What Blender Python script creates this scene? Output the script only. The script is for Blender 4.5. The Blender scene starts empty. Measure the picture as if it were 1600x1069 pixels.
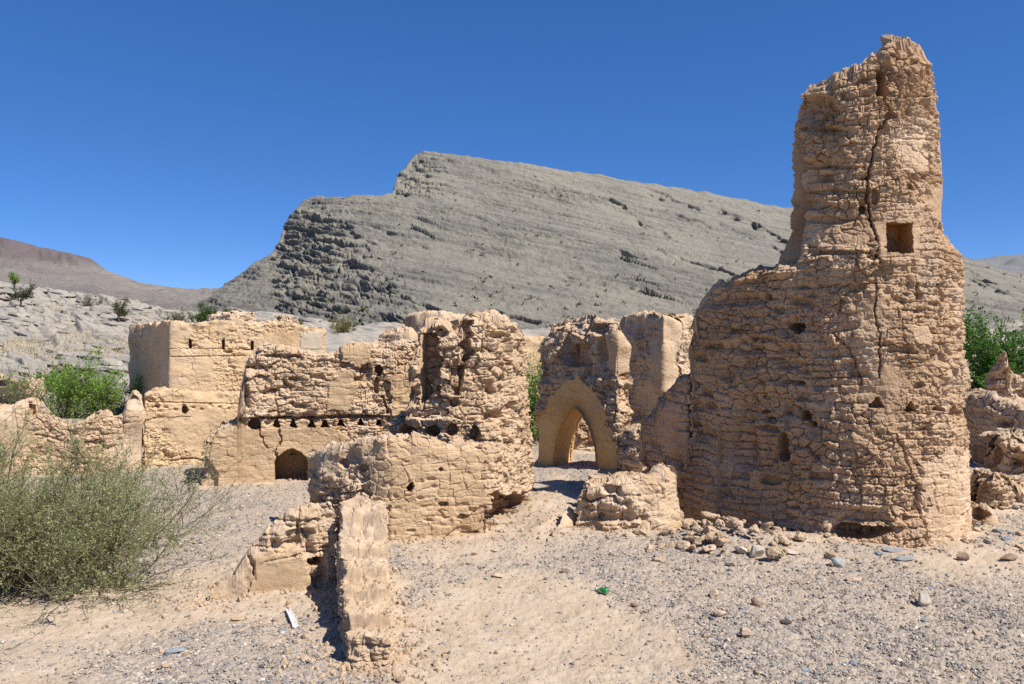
import bpy, math, random
import numpy as np
from mathutils import Vector
# ---------------------------------------------------------------- camera, sky, sun, exposure
SC = bpy.context.scene
COL = SC.collection
F, CX, CY, CZ = 1244.0, 800.0, 534.5, 2.7          # focal length in photo pixels, image centre, eye height
cam_d = bpy.data.cameras.new('camera'); cam_d.lens = 36.0 * F / 1600.0; cam_d.sensor_width = 36.0
cam_d.clip_start = 0.1; cam_d.clip_end = 20000
cam = bpy.data.objects.new('camera', cam_d); COL.objects.link(cam)
cam.location = (0, 0, CZ); cam.rotation_euler = (math.radians(90), 0, 0)
SC.camera = cam
SUN_AZ, SUN_EL = math.radians(58), math.radians(50)  # azimuth measured from the camera's back towards the right
SV = Vector((math.sin(SUN_AZ) * math.cos(SUN_EL), -math.cos(SUN_AZ) * math.cos(SUN_EL), math.sin(SUN_EL)))
W = bpy.data.worlds.new('World'); SC.world = W; W.use_nodes = True
wn = W.node_tree
sky = wn.nodes.new('ShaderNodeTexSky'); sky.sky_type = 'NISHITA'; sky.sun_disc = False
sky.sun_elevation = SUN_EL; sky.sun_rotation = math.atan2(SV.x, SV.y)
sky.altitude = 300; sky.air_density = 0.4; sky.dust_density = 0.0; sky.ozone_density = 5.0
bg = wn.nodes['Background']; bg.inputs[1].default_value = 0.05
lo_ = wn.nodes.new('ShaderNodeVectorMath'); lo_.operation = 'SCALE'; lo_.inputs['Scale'].default_value = 0.1
gm = wn.nodes.new('ShaderNodeGamma'); gm.inputs[1].default_value = 0.62
hs = wn.nodes.new('ShaderNodeHueSaturation'); hs.inputs['Saturation'].default_value = 1.5; hs.inputs['Hue'].default_value = 0.512
up = wn.nodes.new('ShaderNodeVectorMath'); up.operation = 'SCALE'; up.inputs['Scale'].default_value = 17.0
for a_, b_ in ((sky.outputs[0], lo_.inputs[0]), (lo_.outputs[0], gm.inputs[0]), (gm.outputs[0], hs.inputs['Color']), (hs.outputs[0], up.inputs[0]), (up.outputs[0], bg.inputs[0])): wn.links.new(a_, b_)
sl = bpy.data.lights.new('sun', 'SUN'); sl.energy = 5.0; sl.angle = math.radians(0.5); sl.color = (1.0, 0.955, 0.88)
sun = bpy.data.objects.new('sun', sl); COL.objects.link(sun)
sun.rotation_euler = (-SV).to_track_quat('-Z', 'Y').to_euler(); sun.location = (30, -20, 60)
SC.view_settings.view_transform = 'Standard'; SC.view_settings.look = 'None'
SC.cycles.use_denoising = False
SC.view_settings.exposure = 0.55; SC.view_settings.gamma = 1.0
# ---------------------------------------------------------------- noise
def hsh(ix, iy, iz, seed=0):
    h = (ix.astype(np.int64) * 374761393 + iy.astype(np.int64) * 668265263 + iz.astype(np.int64) * 2147483647 + seed * 974634777) & 0xFFFFFFFF
    h = ((h ^ (h >> 13)) * 1274126177) & 0xFFFFFFFF
    h = ((h ^ (h >> 16)) * 2246822519) & 0xFFFFFFFF
    h = h ^ (h >> 15)
    return (h & 0xFFFFFF) / float(0x1000000)
def vn(x, y, z, seed=0):                                   # value noise, -1..1
    x, y, z = np.broadcast_arrays(np.asarray(x, float), np.asarray(y, float), np.asarray(z, float))
    fx, fy, fz = np.floor(x), np.floor(y), np.floor(z)
    ix, iy, iz = fx.astype(np.int64), fy.astype(np.int64), fz.astype(np.int64)
    u, v, w = x - fx, y - fy, z - fz
    u, v, w = [t * t * t * (t * (t * 6 - 15) + 10) for t in (u, v, w)]
    r = 0
    for a in (0, 1):
        for b in (0, 1):
            for c in (0, 1):
                r = r + hsh(ix + a, iy + b, iz + c, seed) * (u if a else 1 - u) * (v if b else 1 - v) * (w if c else 1 - w)
    return r * 2 - 1
def fbm(x, y, z, o=4, seed=0, g=0.5):
    r, a, f = 0, 1.0, 1.0
    for k in range(o):
        r = r + a * vn(x * f + 17.3 * k, y * f - 9.1 * k, z * f + 4.7 * k, seed + k); a *= g; f *= 2.03
    return r
def sm(a, b, x):
    t = np.clip((x - a) / (b - a), 0, 1); return t * t * (3 - 2 * t)
def lump3(x, y, z, seed=0):                                 # cellular lumps: 1 at a cell's middle, 0 at its edges, plus a random per cell
    ix, iy, iz = np.floor(x).astype(np.int64), np.floor(y).astype(np.int64), np.floor(z).astype(np.int64)
    f1 = np.full(x.shape, 9.0); f2 = np.full(x.shape, 9.0); cid = np.zeros(x.shape)
    for a in (-1, 0, 1):
        for b in (-1, 0, 1):
            for c in (-1, 0, 1):
                jx, jy, jz = ix + a, iy + b, iz + c
                d = np.sqrt((jx + .15 + .7 * hsh(jx, jy, jz, seed) - x) ** 2 + (jy + .15 + .7 * hsh(jx, jy, jz, seed + 1) - y) ** 2 + (jz + .15 + .7 * hsh(jx, jy, jz, seed + 2) - z) ** 2)
                n = d < f1
                f2 = np.where(n, f1, np.minimum(f2, d)); cid = np.where(n, hsh(jx, jy, jz, seed + 3), cid); f1 = np.where(n, d, f1)
    return np.clip((f2 - f1) * 1.6, 0, 1), cid
# ---------------------------------------------------------------- mesh and object helpers
def mesh(name, V, Q, mat, smooth=True, cols=None, tris=False):
    V = np.ascontiguousarray(V, dtype=np.float32); Q = np.ascontiguousarray(Q, dtype=np.int32)
    m = bpy.data.meshes.new(name); k = Q.shape[1]
    m.vertices.add(len(V)); m.vertices.foreach_set('co', V.ravel())
    m.loops.add(Q.size); m.loops.foreach_set('vertex_index', Q.ravel())
    m.polygons.add(len(Q)); m.polygons.foreach_set('loop_start', np.arange(0, Q.size, k, dtype=np.int32))
    m.polygons.foreach_set('loop_total', np.full(len(Q), k, dtype=np.int32))
    m.polygons.foreach_set('use_smooth', np.full(len(Q), smooth))
    if cols is not None:
        for an, c in cols.items():
            c = np.asarray(c, np.float32)
            if c.ndim == 1:
                a = m.attributes.new(an, 'FLOAT', 'POINT'); a.data.foreach_set('value', c)
            else:
                a = m.attributes.new(an, 'FLOAT_COLOR', 'POINT')
                a.data.foreach_set('color', np.hstack([c, np.ones((len(c), 1), np.float32)]).astype(np.float32).ravel())
    m.materials.append(mat); m.update(calc_edges=True); m.validate()
    return m
def link(name, m, loc=(0, 0, 0), parent=None):
    o = bpy.data.objects.new(name, m); COL.objects.link(o); o.location = loc
    if parent is not None: o.parent = parent
    return o
def tag(o, label, cat, group=None):
    o['label'] = label; o['category'] = cat; o['kind'] = 'thing'
    if group: o['group'] = group
    return o
def setting(o, kind='structure'):
    o['kind'] = kind; return o
def thing(name, loc, label, cat, group=None):
    return tag(link(name, None, loc), label, cat, group)
def A(px, Y):                                               # plan point on the line of sight px at depth Y
    return np.array([(px - CX) / F * Y, Y])
def G(px, py, z=0.0):                                       # plan point where that line of sight meets height z
    return A(px, (CZ - z) * F / (py - CY))
def zat(py, Y): return CZ - (py - CY) / F * Y
# ---------------------------------------------------------------- materials
def newmat(name, rough=0.95, spec=0.15):
    m = bpy.data.materials.new(name); m.use_nodes = True; nt = m.node_tree
    b = nt.nodes['Principled BSDF']; b.inputs['Roughness'].default_value = rough
    b.inputs['Specular IOR Level'].default_value = spec
    return m, nt, b
def node(nt, t, **kw):
    n = nt.nodes.new(t)
    for k, v in kw.items():
        if k in ('inputs',):
            for i, x in v.items(): n.inputs[i].default_value = x
        else: setattr(n, k, v)
    return n
def ramp(nt, fac, stops):
    r = nt.nodes.new('ShaderNodeValToRGB'); e = r.color_ramp.elements
    while len(e) < len(stops): e.new(0.5)
    for i, (p, c) in enumerate(stops):
        e[i].position = p; e[i].color = (*c, 1) if len(c) == 3 else c
    nt.links.new(fac, r.inputs[0]); return r.outputs[0]
def mixc(nt, fac, a, b, mode='MIX'):
    m = nt.nodes.new('ShaderNodeMix'); m.data_type = 'RGBA'; m.blend_type = mode
    for s, v in ((0, fac), (6, a), (7, b)):
        if hasattr(v, 'is_linked') or hasattr(v, 'links'): nt.links.new(v, m.inputs[s])
        else: m.inputs[s].default_value = v if s == 0 else (*v, 1)
    return m.outputs[2]
def noise(nt, vec, scale, detail=5, rough=0.6, dist=0.0):
    n = node(nt, 'ShaderNodeTexNoise', inputs={'Scale': scale, 'Detail': detail, 'Roughness': rough, 'Distortion': dist})
    nt.links.new(vec, n.inputs['Vector']); return n.outputs[0]
def mapped(nt, scale=(1, 1, 1), rot=(0, 0, 0)):
    g = node(nt, 'ShaderNodeNewGeometry'); m = node(nt, 'ShaderNodeMapping')
    m.inputs['Scale'].default_value = scale; m.inputs['Rotation'].default_value = rot
    nt.links.new(g.outputs['Position'], m.inputs['Vector']); return m.outputs[0]
def bump(nt, b, h, strength, dist):
    n = node(nt, 'ShaderNodeBump', inputs={'Strength': strength, 'Distance': dist})
    nt.links.new(h, n.inputs['Height']); nt.links.new(n.outputs[0], b.inputs['Normal']); return n
def mud(name, base, pale, deep, fine=1.0, k=1.0):
    """sun-dried mud: broad stains, straw and grit flecks, fine bump"""
    m, nt, b = newmat(name, 0.97, 0.08)
    p = mapped(nt)
    c = ramp(nt, noise(nt, p, 1.3 * k, 6, 0.62, 0.4), [(0.32, deep), (0.5, base), (0.68, pale)])
    c = mixc(nt, ramp(nt, noise(nt, p, 9 * k, 5, 0.7), [(0.35, (0, 0, 0)), (0.65, (1, 1, 1))]), c, mixc(nt, 0.30, c, pale))
    c = mixc(nt, ramp(nt, noise(nt, p, 4.2 * k, 4, 0.7, 0.8), [(0.52, (0, 0, 0)), (0.72, (0.75, 0.75, 0.75))]), c, mixc(nt, 0.5, c, deep))
    c = mixc(nt, ramp(nt, noise(nt, p, 0.75 * k, 6, 0.7, 0.6), [(0.55, (0, 0, 0)), (0.70, (0.55, 0.55, 0.55))]), c, (0.50, 0.415, 0.325))
    v = node(nt, 'ShaderNodeTexVoronoi', inputs={'Scale': 55.0 * k}); nt.links.new(p, v.inputs['Vector'])
    sp = ramp(nt, v.outputs['Color'], [(0.86, (0, 0, 0)), (0.93, (0.7, 0.7, 0.7))])
    c = mixc(nt, sp, c, (0.30, 0.245, 0.19))
    nt.links.new(c, b.inputs['Base Color'])
    h = node(nt, 'ShaderNodeMath', operation='ADD')
    nt.links.new(noise(nt, p, 26 * k, 7, 0.78), h.inputs[0]); nt.links.new(noise(nt, p, 130 * k, 3, 0.7), h.inputs[1])
    bump(nt, b, h.outputs[0], 0.6 * fine, 0.022 / k)
    return m
M_TOWER = mud('tower_mud', (0.465, 0.31, 0.185), (0.54, 0.39, 0.26), (0.35, 0.22, 0.12))
M_PLASTER = mud('tower_plaster', (0.53, 0.37, 0.235), (0.57, 0.42, 0.285), (0.45, 0.30, 0.185), 0.6)
M_MUD = mud('ruin_mud', (0.52, 0.375, 0.24), (0.59, 0.455, 0.325), (0.42, 0.28, 0.168))
M_MUDPL = mud('ruin_plaster', (0.48, 0.335, 0.20), (0.54, 0.395, 0.255), (0.41, 0.275, 0.16), 0.7)
M_ARCH = mud('arch_plaster', (0.62, 0.37, 0.15), (0.65, 0.43, 0.20), (0.52, 0.29, 0.10), 0.35)  # ochre plaster, its saturation raised to carry warm bounced light in the colour
M_HOUSE = mud('house_mud', (0.53, 0.37, 0.22), (0.57, 0.42, 0.265), (0.46, 0.30, 0.165), 0.6, 0.6)
M_HOUSEPALE = mud('pale_lime_plaster', (0.47, 0.38, 0.275), (0.50, 0.42, 0.32), (0.44, 0.34, 0.23), 0.4)
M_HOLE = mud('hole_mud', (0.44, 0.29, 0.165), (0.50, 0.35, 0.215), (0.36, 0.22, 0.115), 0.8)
M_RUBBLE = mud('rubble_mud', (0.43, 0.31, 0.20), (0.50, 0.38, 0.265), (0.35, 0.24, 0.145), 0.8, 1.6)
# ---------------------------------------------------------------- ruined mud walls
def resample(pts, step, closed=True):
    pts = np.asarray(pts, float)
    if closed: pts = np.vstack([pts, pts[:1]])
    d = np.r_[0, np.cumsum(np.hypot(*np.diff(pts, axis=0).T))]
    n = max(8, int(round(d[-1] / step))); t = np.linspace(0, d[-1], n, endpoint=not closed)
    return np.c_[np.interp(t, d, pts[:, 0]), np.interp(t, d, pts[:, 1])]
def csmooth(a, k):
    w = np.exp(-0.5 * (np.arange(-3 * k, 3 * k + 1) / k) ** 2); w /= w.sum()
    h = len(w) // 2; p = np.vstack([a[-h:], a, a[:h]])
    return np.c_[np.convolve(p[:, 0], w, 'valid'), np.convolve(p[:, 1], w, 'valid')]
def wallfoot(front, th, back=None):
    """front: plan points left to right as seen; returns closed loop and centre line"""
    f = resample(front, 0.05, False); t = np.gradient(f, axis=0); t /= np.linalg.norm(t, axis=1)[:, None]
    n = np.c_[t[:, 1], -t[:, 0]]
    return np.vstack([f, (f - n * th)[::-1]]), (f - n * th * 0.5)[min(max(1, int(th * 10)), len(f) // 2 - 1):len(f) - min(max(1, int(th * 10)), len(f) // 2 - 1)]
def pxtop(prof, med=None):
    """height from a skyline read at picture columns; the depth is the wall's own centre line"""
    xs = np.array([p[0] for p in prof], float); ys = np.array([p[1] for p in prof], float)
    def f(x, y):
        return CZ - (np.interp(CX + F * x / y, xs, ys) - CY) / F * y
    return f
class Ctx: pass
BR = dict(ch=0.115, bl=0.30, bo=0.022, jd=0.030, lump=0.045, fine=0.016, miss=0.03, band=0.02, er=0.5, cob=0.02, cobs=6.0, top=0.05)
def cells(u, v, seed):
    """flat cells: distance gap to the next cell, a random per cell, a random tilt across the cell"""
    iu, iv = np.floor(u).astype(np.int64), np.floor(v).astype(np.int64); z0 = np.zeros_like(iu)
    f1 = np.full(u.shape, 9.0); f2 = np.full(u.shape, 9.0); ku = iu.copy(); kv = iv.copy(); du = np.zeros(u.shape); dv = np.zeros(u.shape)
    for a in (-1, 0, 1):
        for b in (-1, 0, 1):
            ju, jv = iu + a, iv + b
            x, y = u - (ju + .1 + .8 * hsh(ju, jv, z0, seed)), v - (jv + .1 + .8 * hsh(ju, jv, z0, seed + 1))
            d = np.maximum(abs(x) * 0.55 + abs(y) * 0.45, np.hypot(x, y) * 0.9)
            n = d < f1
            f2 = np.where(n, f1, np.minimum(f2, d)); ku = np.where(n, ju, ku); kv = np.where(n, jv, kv); du = np.where(n, x, du); dv = np.where(n, y, dv); f1 = np.where(n, d, f1)
    cid = hsh(ku, kv, z0, seed + 3); tilt = du * (hsh(ku, kv, z0, seed + 4) * 2 - 1) + dv * (hsh(ku, kv, z0, seed + 5) * 2 - 1)
    return f2 - f1, cid, tilt
def mudbrick(S, Z, X, Y, P, seed):
    er = sm(-0.35, 0.45, fbm(X * 0.8, Y * 0.8, Z * 0.8, 3, seed + 50) + (P['er'] - 0.5) * 1.6)     # where plaster is gone
    zw = Z + 0.05 * vn(S * 1.1, Z * 1.1, 0 * S, seed + 1) + 0.022 * vn(S * 3.6, Z * 3.6, 0 * S, seed + 2) + 0.008 * vn(S * 13, Z * 13, 0 * S, seed + 14)
    sw = S + 0.05 * vn(S * 3, Z * 5, 0 * S, seed + 3) + 0.012 * vn(S * 14, Z * 14, 0 * S, seed + 15)
    r = np.floor(zw / P['ch']); fz = zw / P['ch'] - r
    bl = P['bl'] * (0.7 + 0.6 * hsh(r, r * 0, r * 0, seed + 4))
    q = sw / bl + hsh(r, r * 0 + 1, r * 0, seed + 5) * 7; b = np.floor(q); fs = q - b
    rnd = hsh(r, b, r * 0, seed + 6); rnd2 = hsh(r, b, r * 0 + 3, seed + 7)
    t1, t2 = hsh(r, b, r * 0 + 5, seed + 8) - .5, hsh(r, b, r * 0 + 6, seed + 9) - .35
    ed = np.minimum(np.minimum(fz, 1 - fz) * P['ch'], np.minimum(fs, 1 - fs) * bl)
    B = P['bo'] * (rnd * 2 - 1) + 0.05 * t1 * (fs - .5) + 0.05 * t2 * (fz - .5)
    B = B - P['jd'] * sm(0.020, 0.003, ed) * (0.1 + 1.2 * rnd2) - np.where(rnd2 < P['miss'], 0.10, 0.0) * sm(0.0, 0.015, ed)
    k = P['cobs']; wu = 0.25 * vn(S * 6, Z * 6, 0 * S, seed + 31); wv = 0.25 * vn(S * 6, Z * 6, 0 * S, seed + 32)
    g, cid, ti = cells(sw * k * 0.85 + wu, zw * k * 1.25 + wv, seed + 20)
    R_ = P['cob'] * (1.3 * (cid - .5) + 1.5 * ti - 1.0 * sm(0.16, 0.02, g))
    mx = sm(-0.30, 0.30, fbm(X * 1.1, Y * 1.1, Z * 1.4, 3, seed + 33) + P.get('rub', 0.0))           # bricks here, broken lumps there
    D = er * ((1 - mx * 0.8) * B + (0.25 + 0.75 * mx) * R_)
    g2, c2, ti2 = cells(S * k * 3.1 + 2 * wu, Z * k * 3.6 + 2 * wv, seed + 35)
    D = D + (0.10 + 0.9 * er) * 0.013 * (1.2 * (c2 - .5) + 1.4 * ti2 - 0.9 * sm(0.2, 0.03, g2)) * (0.4 + 0.6 * sm(-0.3, 0.3, vn(X * 2.1, Y * 2.1, Z * 2.1, seed + 36)))
    D = D + P['lump'] * fbm(X * 1.4, Y * 1.4, Z * 1.8, 2, seed + 8)
    D = D + P['band'] * er * vn(S * 0.5, Z * 4.0, 0 * S, seed + 11)
    D = D + P['fine'] * (0.35 + 0.65 * er) * (fbm(X * 12, Y * 12, Z * 14, 3, seed + 10, 0.65) - 0.6 * abs(vn(X * 21, Y * 21, Z * 24, seed + 13)))
    pt = P.get('pit', 1.0)
    D = D - pt * (0.2 + 0.8 * er) * 0.060 * sm(0.46, 0.72, vn(X * 8, Y * 8, Z * 9, seed + 18)) * sm(-0.2, 0.4, vn(X * 1.6, Y * 1.6, Z * 1.6, seed + 19))
    D = D - pt * (0.35 + 0.65 * er) * 0.035 * sm(0.06, 0.0, abs(vn(X * 3.0, Y * 3.0, Z * 3.5, seed + 22))) * sm(-0.15, 0.25, vn(X * 1.3, Y * 1.3, Z * 1.3, seed + 23))
    gg = fbm(X * 3.1 + 5, Y * 3.1, Z * 4.6, 2, seed + 12); D = D - pt * er * 0.08 * sm(0.55, 0.8, gg)
    return D, er
def inpoly(px, py, poly):
    r = np.zeros(px.shape, bool); n = len(poly)
    for i in range(n):
        (x1, y1), (x2, y2) = poly[i], poly[(i + 1) % n]
        if y1 == y2: continue
        r ^= ((y1 > py) != (y2 > py)) & (px < (x2 - x1) * (py - y1) / (y2 - y1) + x1)
    return r
def polydist(px, py, pts):
    d = np.full(px.shape, 1e9)
    for (x1, y1), (x2, y2) in zip(pts[:-1], pts[1:]):
        vx, vy = x2 - x1, y2 - y1; t = np.clip(((px - x1) * vx + (py - y1) * vy) / (vx * vx + vy * vy), 0, 1)
        d = np.minimum(d, np.hypot(px - x1 - t * vx, py - y1 - t * vy))
    return d
def body(name, loop, med, top, P=None, res=0.02, zb=-0.35, seed=1, feats=None, mat=None, parts=None, parent=None, loc=None,
         taper=None, capn=None, smooth=2, cut=None, hn=0.05, wear=0.07, lean_to=None, capamp=1.0):
    """a solid ruined wall: closed plan loop, ragged top sloping to its centre line, displaced mud surface.
    feats(c) edits displacement c.D and part ids c.L; every part id becomes a mesh of its own."""
    P = {**BR, **(P or {})}; mat = mat or M_MUD
    L = csmooth(resample(loop, res), smooth); n = len(L)
    t = np.roll(L, -1, 0) - np.roll(L, 1, 0); t /= np.linalg.norm(t, axis=1)[:, None]; N = np.c_[t[:, 1], -t[:, 0]]
    S1 = np.r_[0, np.cumsum(np.hypot(*np.diff(L, axis=0).T))]
    md = resample(med, 0.03, False) if len(med) > 1 else np.asarray(med, float)
    mi = np.array([md[np.argmin(((md - p) ** 2).sum(1))] for p in L])
    def tz(q):
        h = top(q[..., 0], q[..., 1])
        x, y = q[..., 0], q[..., 1]
        blk = hsh(np.floor(x / 0.23), np.floor(y / 0.23), np.zeros_like(x), seed + 77) - 0.5
        return h + hn * (1.1 * blk + 0.9 * fbm(x * 3, y * 3, h * 0 + seed, 3, seed + 70))
    H = tz(L * 0.6 + mi * 0.4); H = np.maximum(H, zb + 0.05)
    nr = max(4, int((H.max() - zb) / res)); v = np.linspace(0, 1, nr)
    Z = zb + (H[None] - zb) * v[:, None]; shp = Z.shape
    X = np.broadcast_to(L[:, 0], shp); Y = np.broadcast_to(L[:, 1], shp); S = np.broadcast_to(S1, shp)
    NX = np.broadcast_to(N[:, 0], shp); NY = np.broadcast_to(N[:, 1], shp)
    tp = taper(Z) if taper else 0 * Z
    if lean_to is None: X = X - NX * tp; Y = Y - NY * tp
    else:
        ex, ey = X - lean_to[0], Y - lean_to[1]; el = np.hypot(ex, ey); X = X - ex / el * tp; Y = Y - ey / el * tp
    D, er = mudbrick(S, Z, X, Y, P, seed)
    D = D + P['top'] * sm(0.5, 0.0, H[None] - Z) * (vn(X * 5, Y * 5, Z * 5, seed + 30) - 0.3)
    c = Ctx(); c.X, c.Y, c.Z, c.S, c.D, c.er, c.H = X, Y, Z, S, D, er, np.broadcast_to(H, shp)
    c.px = CX + F * X / np.maximum(Y, 0.1); c.py = CY - F * (Z - CZ) / np.maximum(Y, 0.1)
    c.front = (NX * (0 - X) + NY * (0 - Y)) > 0; c.NX, c.NY = NX, NY
    c.L = np.zeros(shp, int); c.parts = []; c.seed = seed; c.kill = np.zeros(shp, bool)
    if feats: feats(c)
    if cut is not None: c.kill |= cut(X, Y, Z)
    D = c.D - wear * np.exp(-np.maximum(H[None] - Z, 0) / 0.07)
    VX, VY = X + NX * D, Y + NY * D
    rows = [np.stack([VX, VY, Z], -1)]
    K = capn or max(3, int(np.median(np.linalg.norm(L - mi, axis=1)) / (res * 1.2)))
    tL = np.c_[VX[-1], VY[-1]]
    for k in range(1, K + 1):
        f = k / K; q = tL * (1 - f) + mi * f
        zt = tz(q) * sm(0, 0.45, np.array(f)) + Z[-1] * (1 - sm(0, 0.45, np.array(f)))
        gc, cid, ti = cells(q[:, 0] * 7, q[:, 1] * 7, seed + 40)
        zt = zt + capamp * 0.04 * (1.2 * (cid - .5) + 1.3 * ti - 0.9 * sm(0.16, 0.02, gc)) * min(1, f * 3) + 0.02 * fbm(q[:, 0] * 12, q[:, 1] * 12, q[:, 0] * 0, 2, seed + 44)
        rows.append(np.c_[q, zt][None])
    V = np.concatenate([r.reshape(-1, n, 3) for r in rows], 0); R = V.shape[0]
    lab = np.concatenate([c.L, np.repeat(c.L[-1:] * 0, R - nr, 0)], 0)
    kill = np.concatenate([c.kill, np.zeros((R - nr, n), bool)], 0)
    ii, jj = np.meshgrid(np.arange(R - 1), np.arange(n), indexing='ij'); j2 = (jj + 1) % n
    Q = np.stack([ii * n + jj, ii * n + j2, (ii + 1) * n + j2, (ii + 1) * n + jj], -1).reshape(-1, 4)
    fl = lab.ravel()[Q]; kf = kill.ravel()[Q].all(1); fl = fl.max(1)
    V = V.reshape(-1, 3)
    base = np.array(loc if loc is not None else (L[:, 0].mean(), L[:, 1].mean(), 0.0))
    out = []
    for pid in range(len(c.parts) + 1):
        sel = Q[(fl == pid) & ~kf]
        if len(sel) == 0: continue
        u, inv = np.unique(sel, return_inverse=True)
        nm, mt = (name, mat) if pid == 0 else c.parts[pid - 1]
        o = link(nm, mesh(nm, V[u] - base, inv.reshape(-1, 4), mt, False), (0, 0, 0) if parent else base, parent)
        out.append(o)
        if pid and not parent: o.parent = out[0]; o.location = (0, 0, 0)
    return out
def one_piece(m):
    ii, jj = np.nonzero(m)
    if len(ii) == 0: return m
    i0, i1, j0, j1 = ii.min(), ii.max() + 1, jj.min(), jj.max() + 1
    s = m[i0:i1, j0:j1]; left = s.copy(); best = None
    for _ in range(6):
        if not left.any(): break
        a, b = np.nonzero(left); k = np.argmin((a - a.mean()) ** 2 + (b - b.mean()) ** 2)
        g = np.zeros_like(s); g[a[k], b[k]] = True
        while True:
            h = g.copy(); h[1:] |= g[:-1]; h[:-1] |= g[1:]; h[:, 1:] |= g[:, :-1]; h[:, :-1] |= g[:, 1:]; h &= left
            if h.sum() == g.sum(): break
            g = h
        if best is None or g.sum() > best.sum(): best = g
        left &= ~g
        if best.sum() >= left.sum(): break
    r = np.zeros_like(m); r[i0:i1, j0:j1] = best
    return r
def part(c, mask, nm, mt):
    mask = one_piece(mask)
    c.parts.append((nm, mt)); c.L[mask] = len(c.parts)
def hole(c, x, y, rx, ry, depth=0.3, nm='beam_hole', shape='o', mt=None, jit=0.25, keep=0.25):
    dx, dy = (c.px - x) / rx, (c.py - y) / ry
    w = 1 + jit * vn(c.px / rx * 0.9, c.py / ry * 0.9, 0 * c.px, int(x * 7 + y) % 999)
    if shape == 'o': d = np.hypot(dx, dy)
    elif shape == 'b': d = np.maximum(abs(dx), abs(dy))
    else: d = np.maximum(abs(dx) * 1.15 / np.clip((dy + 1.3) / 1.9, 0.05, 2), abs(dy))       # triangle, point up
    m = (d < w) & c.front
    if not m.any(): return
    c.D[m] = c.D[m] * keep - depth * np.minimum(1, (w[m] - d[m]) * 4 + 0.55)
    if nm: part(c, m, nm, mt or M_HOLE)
def dent(c, x, y, rx, ry, depth):
    d = np.hypot((c.px - x) / rx, (c.py - y) / ry) * (1 + 0.3 * vn(c.px / rx, c.py / ry, 0 * c.px, int(x + y) % 999))
    c.D = c.D - np.where(c.front, depth * sm(1.1, 0.5, d), 0)
def patch(c, poly, off=0.0, keep=0.15, nm='plaster', mt=None, rag=6):
    wx = c.px + rag * fbm(c.X * 7, c.Y * 7, c.Z * 7, 3, c.seed + 61); wy = c.py + rag * fbm(c.X * 7, c.Y * 7, c.Z * 7, 3, c.seed + 62)
    m = inpoly(wx, wy, poly) & c.front
    c.D[m] = c.D[m] * keep + off + 0.012 * fbm(c.X[m] * 2.5, c.Y[m] * 2.5, c.Z[m] * 2.5, 3, c.seed + 63)
    if nm: part(c, m, nm, mt or M_MUDPL)
    return m
def crack(c, pts, w, depth):
    d = polydist(c.px + 4 * fbm(c.X * 9, c.Y * 9, c.Z * 9, 3, c.seed + 65), c.py, pts)
    c.D = c.D - np.where(c.front, depth * sm(w, w * 0.35, d), 0)
def shelf(c, y0, x0, x1, off, up=True):
    """everything above (or below) the picture row y0 stands proud by off"""
    yy = y0 + 3 * fbm(c.X * 4, c.Y * 4, 0 * c.X, 3, c.seed + 66)
    m = ((c.py < yy) if up else (c.py > yy)) & (c.px > x0) & (c.px < x1) & c.front
    c.D = c.D + np.where(m, off, 0); return m
# ---------------------------------------------------------------- the walls
FEET = []
def wall(name, label, cat, loop, med, top, group=None, parts_under=None, **kw):
    FEET.append(resample(loop, 0.1))
    o = body(name, loop, med, top, **kw)[0]
    return tag(o, label, cat, group)
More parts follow.
